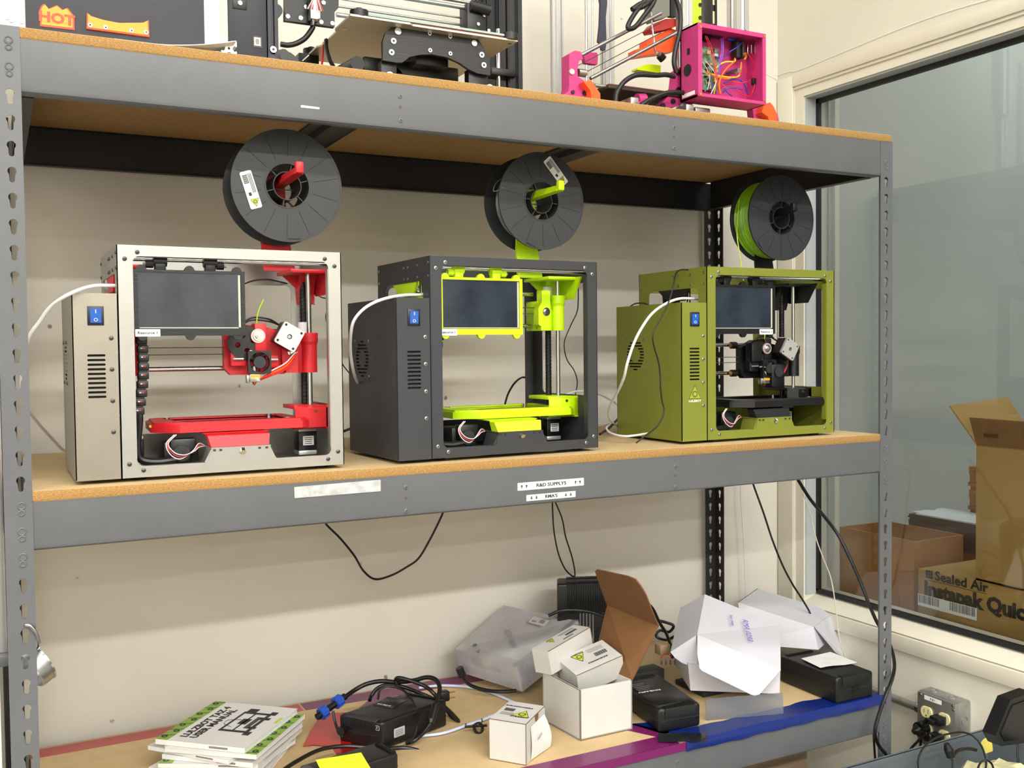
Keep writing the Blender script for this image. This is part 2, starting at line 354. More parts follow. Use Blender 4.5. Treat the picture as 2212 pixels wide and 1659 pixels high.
b.sheet(rows, TB, .0005); b.build('tape', rack, 'wrinkled blue tape wrapped over the front edge', world=True)
tape('tape', [(1.19, .057), (1.24, .057), (1.22, .12), (1.16, .14)], TB, 'blue tape strip running back over the board')
rows = [[(.50+.022*j+.03*i, .36+.055*i-.012*j+.004*math.sin(i*3+j*2), ZB+.0015+.003*abs(math.sin(i*2.1+j*1.3))) for j in range(5)] for i in range(4)]
MB().sheet(rows, mat('red_gloss_tape', 'B3161C', .25), .0005).build('tape', rack, 'creased red tape piece standing up at its corner', world=True)
tape('tape', [(.545, .22), (.60, .25), (.62, .46), (.56, .44)], mat('red_gloss_tape', 'B3161C', .25), 'wide red tape strip')
rows = [[(.60+.02*j+.035*i, .44+.035*i-.02*j, ZB+.002+.002*abs(math.sin(i*1.7+j*2.1))) for j in range(5)] for i in range(5)]
MB().sheet(rows, TM, .0005).build('tape', rack, 'creased magenta tape behind the power supply', world=True)
# stickers on the middle beam
def onbeam(u, v): return at(u, v, 1, .0013)
STK = mat('white_sticker', 'F4F4F2', .4)
def flat_sticker(name, parent, label, c, du, dv, wd, ht, m, mark=None, r=.001, M0=None):
    """small flat label; c centre, du/dv unit axes"""
    n = du.cross(dv); M = Matrix(((du.x, dv.x, n.x, c.x), (du.y, dv.y, n.y, c.y), (du.z, dv.z, n.z, c.z), (0, 0, 0, 1)))
    b = MB(M0 or Matrix()); b.plate(rrect(-wd/2, -ht/2, wd/2, ht/2, r, 3), [], .0003, m, M)
    if mark: mark(b, M @ T(0, 0, .0004))
    return b.build(name, parent, label, world=M0 is None)
def arrows(xs, up, k=1):
    def f(b, M):
        for x in xs:
            s = 1 if up else -1
            b.plate([(x-.0032, 0), (x, .0034*s), (x+.0032, 0), (x+.001, .0002*s), (x+.001, -.003*s), (x-.001, -.003*s), (x-.001, .0002*s)], [], .0002, INK, M)
    return f
EX, EY, EZ = Vector((1, 0, 0)), Vector((0, 1, 0)), Vector((0, 0, 1))
a0, a1 = onbeam(1118, 1051), onbeam(1261, 1041); c = (a0+a1)/2; wd = (a1-a0).length
def mk1(b, M): arrows((-wd*.44, -wd*.37, wd*.37, wd*.44), True)(b, M); b.text('R&D SUPPLYS', .0088, INK, M, bold=.0003, sx=1.25)
flat_sticker('sticker', rack, 'white printed sticker, upper of two', c, EX, EZ, wd, .0145, STK, mk1)
a0, a1 = onbeam(1137, 1076), onbeam(1243, 1067); c = (a0+a1)/2; wd2 = (a1-a0).length
def mk2(b, M): arrows((-wd2*.40, -wd2*.30, wd2*.30, wd2*.40), False)(b, M); b.text("RMA'S", .0085, INK, M, bold=.0003, sx=1.2)
flat_sticker('sticker', rack, 'white printed sticker, lower of two', c, EX, EZ, wd2, .0115, STK, mk2)
a = [onbeam(*q) for q in ((635, 1052), (822, 1036), (822, 1061), (636, 1076))]; c = sum(a, Vector())/4
b = MB(); rows = []
for i in range(22):
    f = i/21; t_, b_ = a[0].lerp(a[1], f), a[3].lerp(a[2], f)
    rows.append([t_.lerp(b_, g/4)-EY*(.0004+.0005*random.random()) for g in range(5)])
b.sheet(rows, mat('silver_foil_tape', 'C9CCCC', .4, .3, var=.25, vs=60), -.0004); b.build('foil_tape', rack, 'crumpled silver foil tape patch', world=True)
b = MB(); b.plate([(p.x, p.z) for p in (at(650, 227, 1, .001), at(690, 232, 1, .001), at(690, 236, 1, .001), at(650, 232, 1, .001))], [], .0004, STK, T(0, .0009, 0) @ XZ)
b.build('scratch_mark', rack, 'pale scuff on the top beam', world=True)
# ================================================================ the three small printers on the middle shelf
def screw(b, p, d='y', r=.0036, m=None, sg=-1):
    """button-head screw; head towards sg*d"""
    b.cut(); m = m or STEEL; p = Vector(p); a = {'x': EX, 'y': EY, 'z': EZ}[d]*sg
    b.cyl(p, p+a*.0011, r, m, 12); b.cyl(p+a*.0011, p+a*.0018, r*.86, m, 12, r2=r*.5); b.cyl(p+a*.0017, p+a*.0020, r*.4, INK, 6)
def logo(b, M, s, base=None, txt=True, dark=None):
    """triangle emblem with a round eye; s = half width"""
    h = s*1.75; g = base or LOGOG; k = dark or INK
    b.plate([(-s*1.08, -h*.52), (s*1.08, -h*.52), (0, h*.58)], [], .0002, k, M)
    b.plate([(-s*.95, -h*.47), (s*.95, -h*.47), (0, h*.47)], [], .0003, g, M)
    b.plate(circ(0, -h*.14, s*.44, 20), [], .0004, k, M); b.plate(circ(0, -h*.14, s*.30, 20), [circ(0, -h*.14, s*.17, 14)], .0005, g, M)
    b.plate(circ(0, -h*.14, s*.10, 10), [], .0006, WHITE, M)
    if txt: b.text('LULZBOT', s*.42, txt if txt is not True else k, M @ T(0, -h*.68, .0001), bold=.0002, sx=1.15)
def printer(name, label, cat, x, y, rz, FR, PL, BZ, zx, nx, hx, hy, bedx, bedy, ay=0, box=None, logo_on=False, stick=None, scr_shift=0, head=True, metal=False):
    t = thing(name, label, cat, (x, y, 0), rz, 'desktop printers on the middle shelf')
    O = T(0, 0, .0065); FWD, FH, FD = .365, .369, .25
    SC = STEEL if not metal else mat('dark_screw', '55585A', .35, 1)
    # ---- frame
    b = MB(O); th = .0016
    tab = [(.126, .016), (.134, .020), (.1395, .040), (.236, .040), (.2405, .022), (.248, .018)]
    op = [(.0235, .036)]+circ(.0345, .029, .011, 5, PI, 1.5*PI)+tab+circ(.331, .029, .011, 5, 1.5*PI, 2*PI)+circ(.331, .341, .011, 5, 0, PI/2)+circ(.0345, .341, .011, 5, PI/2, PI)
    b.plate([(0, 0), (FWD, 0), (FWD, FH), (0, FH)], [op[1:]], th, FR, XZ)
    f = b.build('front_panel', t, 'front frame panel with rounded opening')
    s = MB(O)
    for px, pz in ((.031, .358), (.012, .347), (.336, .357), (.353, .345), (.012, .022), (.033, .011), (.336, .011), (.354, .023)): screw(s, (px, 0, pz), m=SC)
    s.build('screw', f)
    MB(O).plate([(0, 0), (FD, 0), (FD, FH), (0, FH)], [rrect(.029, .05, .211, .326, .011)], th, FR, YZ).build('side_panel', t)
    MB(O).plate([(0, 0), (FD, 0), (FD, FH), (0, FH)], [rrect(.029, .103, .211, .331, .011)], th, FR, T(FWD-th, 0, 0) @ YZ).build('side_panel', t)
    MB(O).plate([(0, 0), (FWD, 0), (FWD, FH), (0, FH)], [rrect(.022, .05, .343, .326, .011)], th, FR, T(0, FD-th, 0) @ XZ).build('rear_panel', t)
    b = MB(O).plate([(th, th), (FWD-th, th), (FWD-th, FD-th), (th, FD-th)], [rrect(.045, .045, .13, .19, .01), rrect(.25, .045, .30, .19, .01)], th, FR)
    for z in (.0165, FH-.0165):  # inner folds that stiffen the openings
        b.box(.03, .335, th, .014, z-.0008, z+.0008, FR)
    b.box(.0225, .0241, th, .014, .03, .34, FR).box(.341, .3426, th, .014, .03, .34, FR)
    b.hexa([(.128, th, .018), (.246, th, .018), (.246, .05, .002), (.128, .05, .002), (.1395, th, .040), (.236, th, .040), (.236, .05, .038), (.1395, .05, .038)], FR)
    b.box(.1385, .237, -.0005, .07, .0395, .0412, FR)
    b.build('base_plate', t)
    s = MB(O)
    for py, pz in ((.007, .357), (.007, .333), (.055, .355), (.055, .333), (.098, .355), (.098, .333), (.117, .355), (.117, .333), (.242, .357), (.242, .333)): screw(s, (0, py, pz), 'x', .003, SC)
    for pz in (.1, .2, .08): screw(s, (0, .006, pz), 'x', .003, SC)
    s.build('screw', t)
    for px in (.03, FWD-.03):
        for py in (.035, FD-.03): MB().cyl((px, py, 0), (px, py, .0065), .011, BLK, 16, r2=.012).build('foot', t)
    # ---- control box on the left
    BX = box or FR; b = MB(O); x0, x1, z0, z1, yb = -.0665, -.001, .001, .291, .245
    b.box(x0+.003, x1-.002, .004, yb-.002, z0+.003, z1-.003, mat('box_interior', '0B0B0C', .8))
    slots = [rrect(-.046, .197-i*.0072-.0036, -.0195, .197-i*.0072, .0016, 3) for i in range(10)]
    b.plate([(x0, z0), (x1, z0), (x1, z1), (x0, z1)], slots, th, BX, XZ)
    rows = []
    cy, cz = .171, .1825
    for i in range(-5, 6):
        z = cz+i*.0066; R1 = math.sqrt(max(.0345**2-(i*.0066)**2, 0)); R0 = math.sqrt(max(.0155**2-(i*.0066)**2, 0))
        if abs(i) == 5: R1 = .009
        if R0 > 0:
            rows += [rrect(cy-R1, z-.0017, cy-R0-.002, z+.0017, .0012, 3), rrect(cy+R0+.002, z-.0017, cy+R1, z+.0017, .0012, 3)]
        else: rows.append(rrect(cy-R1, z-.0017, cy+R1, z+.0017, .0012, 3))
    b.plate([(0, z0), (yb, z0), (yb, z1), (0, z1)], rows, th, BX, T(x0, 0, 0) @ YZ)
    b.box(x0, x1, 0, yb, z1, z1+.0012, BX).box(x0, x1, 0, yb, z0-.0012, z0, BX).box(x0, x1, yb-.0012, yb, z0, z1, BX).box(x1-.0015, x1, .0016, yb, z0, z1, BX)
    bx = b.build('control_box', t, 'slotted control box on the left side')
    s = MB(O)
    for pz in (.222, .173, .1235, .0745): screw(s, (-.0105, 0, pz), m=SC)
    for py, pz in ((.207, .217), (.136, .217), (.207, .149), (.136, .149)): screw(s, (x0, py, pz), 'x', .003, SC)
    s.build('screw', bx)
    b = MB(O); b.box(-.0445, -.0205, -.0018, .001, .242, .272, mat('navy_switch_frame', '0C1328', .35), .0008)
    b.hexa([(-.0405, -.0022, .2462), (-.0243, -.0022, .2462), (-.0243, .002, .2462), (-.0405, .002, .2462), (-.0405, -.0042, .2682), (-.0243, -.0042, .2682), (-.0243, .002, .2682), (-.0405, .002, .2682)], BLUE)
    MF = Matrix(((1, 0, 0, 0), (0, 0, -1, 0), (0, 1, 0, 0), (0, 0, 0, 1)))
    b.text('I', .008, WHITE, T(-.0325, -.0041, .2635) @ MF, bold=.0002); b.text('O', .008, WHITE, T(-.0325, -.0031, .2505) @ MF)
    b.build('power_switch', bx, 'blue rocker switch')
    if logo_on:
        b = MB(O); logo(b, T(-.0325, -.0001, .103) @ MF, .0155, mat('olive_emblem', '93A020', .5), WHITE, mat('emblem_dark', '4A5216', .6)); b.build('emblem', bx, 'triangle emblem with an eye and lettering')
    # ---- touch screen hanging from a rod under the top bar
    sx = scr_shift; y0 = .014; b = MB(O); X0, X1, Z0, Z1 = .024+sx, .202+sx, .226, .3325
    o2 = [(X0, Z0), (X1, Z0), (X1, Z1), (X0, Z1)]
    b.plate(o2, [[(X0+.0085, Z0+.011), (X1-.0065, Z0+.011), (X1-.0065, Z1-.0045), (X0+.0085, Z1-.0045)]], .009, BZ, T(0, y0, 0) @ XZ)
    b.box(X0+.001, X1-.001, y0+.009, y0+.02, Z0+.001, Z1-.001, BZ)
    for u in (.08, .5, .93):
        cx = X0+(X1-X0)*u
        for zz, sg in ((Z1, 1), (Z0, -1)):
            b.plate([(cx-.009, zz-.0005*sg), (cx-.0055, zz+.0055*sg), (cx-.002, zz+.0075*sg), (cx+.002, zz+.0075*sg), (cx+.0055, zz+.0055*sg), (cx+.009, zz-.0005*sg)][::sg], [], .007, BZ, T(0, y0+.001, 0) @ XZ)
    for zz in (Z0+.03, Z0+.07): b.box(X0-.002, X0+.001, y0+.001, y0+.012, zz-.008, zz+.008, BZ, .0008)
    sc = b.build('touch_screen', t, 'touch screen in a scalloped bezel')
    b = MB(O); b.box(X0+.0085, X1-.0065, y0+.002, y0+.004, Z0+.011, Z1-.0045, SCREEN).build('screen_glass', sc, 'dark glossy display')
    MB(O).box(X1-.0110, X1-.0075, y0+.0012, y0+.002, Z0+.012, Z1-.006, mat('screen_edge', 'B9B9A8', .4)).box(X0+.01, X1-.008, y0+.0012, y0+.002, Z0+.012, Z0+.0135, mat('screen_edge', 'B9B9A8', .4)).build('screen_border', sc, 'pale display border')
    b = MB(O)
    for cx, sg in ((X0+.044, -1), (X0+.123, 1)):
        b.cut().box(cx-.0085, cx+.0085, y0+.001, y0+.017, Z1-.003, Z1+.0165, BZ, .002); b.cyl((cx-.0105, y0+.008, Z1+.014), (cx+.0105, y0+.008, Z1+.014), .0085, BZ, 18)
        b.cyl((cx+sg*.0105, y0+.008, Z1+.009), (cx+sg*.022, y0+.008, Z1+.009), .0065, BZ, 10); b.cyl((cx+sg*.022, y0+.008, Z1+.009), (cx+sg*.026, y0+.008, Z1+.009), .003, STEEL, 8)
    b.build('hinge_clamp', sc)
    MB(O).cyl((.002, y0+.012, .3495), (.363, y0+.012, .3495), .0035, CHROME, 12).build('hinge_rod', t)
    lx, word = stick
    def mk(bb, M): bb.text(word, .0062, INK, M, bold=.0001)
    n = MB(O); M = T(lx, y0-.0003, Z0+.0045) @ MF; n.plate(rrect(-.019, -.0058, .019, .0058, .0005, 2), [], .0003, STK, M); n.text(word, .0062, INK, M @ T(0, 0, .0004), bold=.00015, sx=1.1); n.build('sticker', sc, 'white name sticker')
    # ---- z axis right and left: rods, screws, corner blocks
    b = MB(O)
    for rx in (.335, .029): b.cut().cyl((rx, .1, .07), (rx, .1, .345), .0045, CHROME, 16)
    b.build('smooth_rod', t, 'polished vertical rods')
    b = MB(O)
    for rx in (.336, .028):
        b.cut().cyl((rx, .14, .055), (rx, .14, .34), .0062, BLK, 14)
        pts = [(rx+.0064*math.cos(a*.9), .14+.0064*math.sin(a*.9), .09+a*.0010) for a in range(0, 240)]
        b.tube(pts, .0009, BLK, n=4, k=0)
    b.build('lead_screw', t, 'black threaded lead screws')
    for sg, xo in ((1, FWD-th), (-1, th)):
        wl = .062 if sg > 0 else .036
        X = lambda d: xo-sg*d
        lo, hi = min, max
        b = MB(O)   # lower corner block with a window
        prof = [(.045, .058), (.045, .101), (.17, .101), (.17, .058)]
        b.box(lo(X(0), X(wl)), hi(X(0), X(wl)), .085, .165, .058, .064, PL, .001).box(lo(X(0), X(wl)), hi(X(0), X(wl)), .085, .165, .094, .101, PL, .001)
        b.box(lo(X(0), X(.038)), hi(X(0), X(.038)), .083, .093, .058, .101, PL, .001).box(lo(X(0), X(.008)), hi(X(0), X(.008)), .07, .17, .058, .101, PL)
        b.hexa([(lo(X(0), X(wl-.022)), .07, .062), (hi(X(0), X(wl-.022)), .07, .062), (hi(X(0), X(wl-.002)), .086, .058), (lo(X(0), X(wl-.002)), .086, .058), (lo(X(0), X(wl-.022)), .07, .097), (hi(X(0), X(wl-.022)), .07, .097), (hi(X(0), X(wl-.002)), .086, .101), (lo(X(0), X(wl-.002)), .086, .101)], PL)
        cb = b.build('corner_block', t, 'lower corner block')
        s = MB(O); s.cyl((xo-sg*.028, .0695, .092), (xo-sg*.028, .068, .092), .0028, BRASS, 10); s.cut().cyl((xo-sg*.054, .0845, .075), (xo-sg*.054, .083, .075), .0024, BRASS, 10); s.build('brass_ring', cb)
        b = MB(O)   # motor below
        mx = X(.030); b.box(mx-.0175, mx+.0175, .115, .15, .016, .053, BLK, .003).box(mx-.0175, mx+.0175, .115, .15, .008, .017, mat('motor_cap', 'C9CACA', .4, .6), .003).box(mx-.0175, mx+.0175, .115, .15, .05, .0578, mat('motor_cap', 'C9CACA', .4, .6), .003)
        mm = b.build('stepper_motor', t, 'vertical axis stepper motor')
        n = MB(O); n.box(mx-.009, mx+.011, .1145, .1152, .026, .043, STK)
        for i in range(4): n.box(mx-.006, mx+.008, .1142, .1146, .0285+i*.0036, .0297+i*.0036, INK)
        n.build('label', mm, 'white motor label')
        b = MB(O)   # upper corner bracket
        b.box(lo(X(0), X(wl+.006)), hi(X(0), X(wl+.006)), .07, .17, .338, .3445, PL, .001)
        b.plate([(.05, .344), (.19, .344), (.19, .335), (.14, .30), (.08, .30)], [], .004, PL, T(lo(X(0), X(.004)), 0, 0) @ YZ)
        b.plate([(.0, .340), (.062, .340), (.0, .285)] if sg < 0 else [(0, .340), (0, .285), (-.062, .340)], [], .005, PL, T(X(.001), .155, 0) @ XZ)
        b.hexa([(X(.02)-.012, .145, .285), (X(.02)+.012, .145, .285), (X(.02)+.012, .168, .285), (X(.02)-.012, .168, .285), (X(.02)-.016, .13, .34), (X(.02)+.016, .13, .34), (X(.02)+.016, .17, .34), (X(.02)-.016, .17, .34)], PL)
        b.build('corner_bracket', t, 'upper corner bracket')
        # x end with its bearing tube
        b = MB(O); rx = .335 if sg > 0 else .029
        b.cyl((rx, .1, zx), (rx, .1, zx+.052), .0135, PL, 24).cyl((rx, .1, zx+.050), (rx, .1, zx+.056), .0135, PL, 24, r2=.0155).cyl((rx, .1, zx+.056), (rx, .1, zx+.0715), .0155, PL, 24)
        xa, xb = (rx-.047, rx-.008) if sg > 0 else (rx+.006, rx+.024)
        b.box(xa, xb, .102, .15, zx, zx+.06, PL, .0015)
        if sg > 0:
            b.plate([(xa, zx), (xa+.022, zx), (xa+.022, zx+.081), (xa+.002, zx+.081), (xa+.002, zx+.058), (xa-.006, zx+.045), (xa-.006, zx+.012), (xa, zx+.008)], [], .02, PL, T(0, .088, 0) @ XZ)
        xe = b.build('axis_end', t, 'carriage end block on the rod')
        s = MB(O); s.cyl((rx+sg*.001, .14, zx+.06), (rx+sg*.001, .14, zx+.0655), .017, mat('white_nylon', 'EDEDF2', .5), 18).cyl((rx+sg*.001, .14, zx+.065), (rx+sg*.001, .14, zx+.092), .0105, mat('white_nylon', 'EDEDF2', .5), 18)
        s.build('lead_nut', xe, 'white nylon nut')
        if sg > 0:
            s = MB(O); s.cyl((xa+.012, .088, zx+.038), (xa+.012, .0865, zx+.038), .0085, CHROME, 20).cyl((xa+.012, .0866, zx+.038), (xa+.012, .083, zx+.038), .0055, CHROME, 6); s.build('idler_bolt', xe, 'bright bolt and washer')
    # horizontal rods and belts
    b = MB(O)
    for zz in (.010, .075): b.cut().cyl((.03, .125, zx+zz), (.29, .125, zx+zz), .0042, CHROME, 12)
    b.build('axis_rod', t)
    b = MB(O)
    for zz in (.034, .046): b.cut().box(.035, .30, .108, .114, zx+zz, zx+zz+.0014, mat('belt', '3A3A3A', .7))
    b.build('drive_belt', t)
    # ---- print bed
    b = MB(O @ T(bedx, bedy, .063))
    outl = [(.0, 0), (.208, 0), (.218, .008), (.224, .03), (.214, .165), (.2, .172), (-.02, .172), (-.034, .16), (-.042, .035), (-.034, .024)]
    hole = [(.012, .026), (.196, .026), (.196, .152), (-.01, .152)]
    b.plate(outl, [hole], .0125, PL, T(0, 0, .001)); inn = [(x*.97+.004, y*.96+.003) for x, y in outl]
    b.plate(inn, [hole], .004, PL, T(0, 0, .0135)); b.plate([(x*.985+.002, y*.98+.002) for x, y in outl], [hole], .002, PL, T(0, 0, .0125))
    bd = b.build('bed_frame', t, 'bed frame with bevelled edge')
    b = MB(O @ T(bedx, bedy, .063)); b.plate([(.008, .022), (.2, .022), (.2, .156), (-.014, .156)], [], .008, mat('heater_plate', '8E6A50' if PL is LIME else '5A1A1A', .4), T(0, 0, .003)); b.build('heated_plate', bd)
    b = MB(O @ T(bedx, bedy, .063))
    for cx, cy in ((.19, .034), (.185, .148), (.0, .146)): b.cut().cyl((cx, cy, .011), (cx, cy, .0185), .006, CHROME, 14)
    b.build('corner_washer', bd, 'bright corner washers')
    b = MB(O); bx0 = .138
    b.hexa([(bx0, .03, .0597), (bx0+.098, .03, .0597), (bx0+.098, .12, .0597), (bx0, .12, .0597), (bx0-.006, .028, .0625), (bx0+.104, .028, .0625), (bx0+.104, .13, .0625), (bx0-.006, .13, .0625)], PL)
    b.build('bed_mount', t, 'mount under the bed')
    b = MB(O); b.hexa([(bx0+.002, .004, .0415), (bx0+.097, .004, .0415), (bx0+.097, .03, .0415), (bx0+.002, .03, .0415), (bx0-.003, .010, .060), (bx0+.100, .010, .060), (bx0+.100, .03, .060), (bx0-.003, .03, .060)], PL)
    b.cut().cyl((bx0+.052, .002, .036), (bx0+.052, -.004, .0315), .005, CHROME, 6)
    for px in (.004, .014, .078, .090): b.cut().box(bx0+px, bx0+px+.004, -.0018, .0, .0355, .0385, INK)
    b.build('front_bracket', t)
    b = MB(O); b.box(.075, .118, .07, .13, .005, .048, BLK, .002).box(.083, .125, .055, .08, .026, .054, BLK, .003).cyl((.1, .05, .030), (.1, .07, .030), .014, BLKM, 14).box(.118, .132, .08, .12, .012, .04, BLKM, .001)
    b.cyl((.084, .068, .014), (.084, .0665, .014), .003, BRASS, 8)
    ym = b.build('bed_motor', t, 'black bed drive motor')
    b = MB(O)
    for i, c in enumerate(('E8E8E8', 'D81E1E', 'E8E8E8')):
        k = i*.0016; b.cut().tube([(.088+k, .045, .062), (.074+k, .04, .048), (.080+k*2, .036, .030+k), (.096+k*2, .036, .022+k*2), (.118+k, .05, .033), (.128, .05, .045-k*2), (.14, .055, .04)], .0008, WIRE[c], n=6, k=5)
    b.build('bed_wire', t, 'coloured bed wires')
    # cable chain down the left inner side
    b = MB(O)
    pts = [Vector((.034+.009*math.sin(i/11*PI), .055, zx+.105-i*.0145)) for i in range(12)]
    for i, p in enumerate(pts):
        b.cut().box(p.x-.0085, p.x+.0085, p.y-.009, p.y+.009, p.z-.0085, p.z+.0035, BLK, .0018); b.box(p.x-.0065, p.x+.0065, p.y-.0072, p.y+.0072, p.z+.003, p.z+.0065, BLKM); b.box(p.x-.004, p.x-.001, p.y-.0096, p.y-.0088, p.z-.002, p.z, WHITE).box(p.x, p.x+.003, p.y-.0096, p.y-.0088, p.z-.002, p.z, WIRE['D81E1E'])
    b.build('chain_link', t)
    b = MB(O); b.tube([pts[-1], (.034, .05, pts[-1].z-.02), (.03, .05, .045), (.035, .05, .024), (.06, .05, .018), (.09, .05, .02)], .0065, BLK, n=10, k=6)
    for i in range(14): pass
    b.build('ribbed_conduit', t)
    # ---- tool head
    if head:
        h = T(nx, .072, zx-.02)   # nozzle tip
        b = MB(O @ h)
        b.plate([(-.040, .024), (-.034, .018), (.06, .018), (.066, .026), (.066, .092), (.02, .104), (-.005, .106), (-.045, .088), (-.045, .03)], [], .018, PL, T(0, .028, 0) @ XZ)
        b.box(-.038, -.012, .006, .03, .034, .058, PL, .0015).box(.022, .045, .006, .03, .030, .052, PL, .0015).box(.003, .023, .002, .03, .058, .108, PL, .001)
        hd = b.build('tool_head', t, 'tool head carriage')
        s = MB(O @ h); s.cyl((-.036, .0, .046), (-.018, .0, .046), .0022, CHROME, 8).cut().cyl((.026, .0, .044), (.042, .0, .044), .0022, CHROME, 8); s.build('clamp_bolt', hd)
        s = MB(O @ h); s.plate(rrect(-.012, .020, .028, .060, .003), [circ(.008, .04, .0175, 24)], .009, BLK, T(0, -.009, 0) @ XZ)
        s.cyl((.008, -.0095, .04), (.008, -.001, .04), .0105, BLKM, 24)
        for k in range(7):
            a = 2*PI*k/7; s.hexa([(.008+.009*math.cos(a), -.007, .04+.009*math.sin(a)), (.008+.017*math.cos(a+.1), -.007, .04+.017*math.sin(a+.1)), (.008+.017*math.cos(a+.35), -.001, .04+.017*math.sin(a+.35)), (.008+.009*math.cos(a+.5), -.001, .04+.009*math.sin(a+.5)),
                (.008+.009*math.cos(a), -.006, .04+.009*math.sin(a)), (.008+.017*math.cos(a+.1), -.006, .04+.017*math.sin(a+.1)), (.008+.017*math.cos(a+.35), 0, .04+.017*math.sin(a+.35)), (.008+.009*math.cos(a+.5), 0, .04+.009*math.sin(a+.5))], BLKM)
        s.build('cooling_fan', hd, 'small black cooling fan')
        s = MB(O @ h); s.cyl((0, 0, 0), (0, 0, .006), .0012, BRASS, 10, r2=.0045).box(-.009, .009, -.008, .008, .006, .019, CHROME, .0008).box(-.0085, .0085, -.0083, .008, .0135, .0185, mat('kapton_tape', 'E0A010', .3)).cyl((0, 0, .019), (0, 0, .034), .005, STEEL, 14).box(-.014, -.009, -.004, .006, .004, .018, STEEL, .001)
        s.build('nozzle', hd, 'hot end with yellow taped block')
        s = MB(O @ h @ T(-.013, .004, .074)); g = []
        for k in range(48):
            for q in ((0, .0285), (.45, .0300), (.75, .0300)): a = 2*PI*(k+q[0])/48; g.append((q[1]*math.cos(a), q[1]*math.sin(a)))
        s.plate(g, [circ(.014*math.cos(a), .014*math.sin(a), .005, 10) for a in (0.3, 1.9, 3.4, 4.9)], .008, BLK, XZ); s.cyl((.008, -.001, -.016), (.008, -.004, -.016), .0035, CHROME, 10)
        s.build('extruder_gear', hd, 'large black gear')
        s = MB(O @ h); s.cyl((.008, -.0005, .086), (.008, .003, .086), .0125, mat('clear_washer', 'D8C0C0', .2, .4), 24).cyl((.008, -.003, .086), (.008, 0, .086), .0088, CHROME, 22).cyl((.008, -.007, .086), (.008, -.003, .086), .0058, CHROME, 6).cyl((.008, -.009, .086), (.008, -.007, .086), .003, CHROME, 10)
        s.build('idler_bolt', hd, 'bright bolt and washer')
        s = MB(O @ h @ T(.058, 0, .084) @ RY(math.radians(30))); e = .0205
        s.plate(rrect(-e, -e, e, e, .004), [circ(0, 0, .0045, 16)]+[circ(a*.0155, c*.0155, .0024, 10) for a in (-1, 1) for c in (-1, 1)], .006, mat('motor_face', 'C8C8C6', .4, .55), T(0, -.022, 0) @ XZ)
        s.box(-e*.97, e*.97, -.0165, .012, -e*.97, e*.97, mat('motor_body', '2A1E20', .4), .002)
        for a in (-1, 1):
            for c in (-1, 1): s.cyl((a*.0155, -.0195, c*.0155), (a*.0155, -.018, c*.0155), .0022, INK, 10)
        s.cyl((0, -.020, 0), (0, -.0165, 0), .003, STEEL, 12)
        s.build('extruder_motor', hd, 'square grey motor set at an angle')
        s = MB(O @ h)
        for i, c in enumerate(('D81E1E', 'D81E1E', 'F07010', 'D81E1E', 'E8E8E8')):
            k = i*.0022; s.cut().tube([(.010, .006, .008+k*.4), (.03, -.002, .016+k), (.055, .0, .026+k*1.3), (.072, .004, .045+k), (.08, .01, .066-k)], .0011, WIRE[c] if PL is not BPL or i < 2 else BLK, n=6, k=5)
        for i in range(2): s.cut().tube([(-.02, .01, .104), (.0, .012, .114+i*.004), (.03, .014, .112+i*.004), (.05, .02, .106), (.066, .02, .10)], .0018, CABLE, n=6, k=5)
        s.build('head_wire', hd, 'bundle of head wires')
        s = MB(O @ h)
        if PL is RED: s.tube([(.008, .01, .104), (.009, .008, .120), (.013, .006, .135), (.020, .004, .150)], .0011, mat('lime_filament', 'B8E020', .4), n=8, k=5)
        else: s.tube([(.008, .01, .100), (.008, .008, .12), (.007, .01, .14)], .0012, mat('lime_filament', 'B8E020', .4), n=8, k=5)
        s.build('filament_end', hd, 'green filament end')
        if PL is BPL:
            s = MB(O @ h)
            for zz in (.030, .094): s.cut().cyl((-.064, .04, zz), (-.05, .04, zz), .008, BLK, 16).cyl((-.0655, .04, zz), (-.064, .04, zz), .0055, BRASS, 12)
            s.cut().box(.012, .05, -.012, .02, -.004, .05, BLK, .004).cut().box(-.04, -.01, -.004, .02, .056, .1, BLK, .003).cut().cyl((.03, -.016, .032), (.03, -.012, .032), .012, BLKM, 18)
            s.cut().tube([(-.02, -.005, .044), (-.005, -.006, .044), (.0, -.004, .036), (0, -.004, .02)], .002, CHROME, n=8)
            s.build('duct_shroud', hd, 'black shroud and duct')
    # ---- spool arm rising through the top
    b = MB(O); top = .369
    b.plate([(hx+.035, top-.022), (hx-.024, top-.022), (hx-.028, top+.03), (hx-.022, hy+.028), (hx+.016, hy+.03), (hx+.022, top+.045)][::-1], [], .006, PL, T(0, .158, 0) @ XZ)
    b.box(hx-.030, hx+.045, .12, .20, top-.002, top+.003, PL, .001)
    b.hexa([(hx-.008, ay, hy+.008), (hx+.008, ay, hy+.008), (hx+.010, .165, hy+.003), (hx-.010, .165, hy+.003), (hx-.006, ay, hy+.0185), (hx+.006, ay, hy+.0185), (hx+.006, .165, hy+.0205), (hx-.006, .165, hy+.0205)], PL)
    b.box(hx-.007, hx+.007, ay-.008, ay+.004, hy+.008, hy+.028, PL, .003)
    b.build('spool_arm', t, 'spool holder arm')
    return t

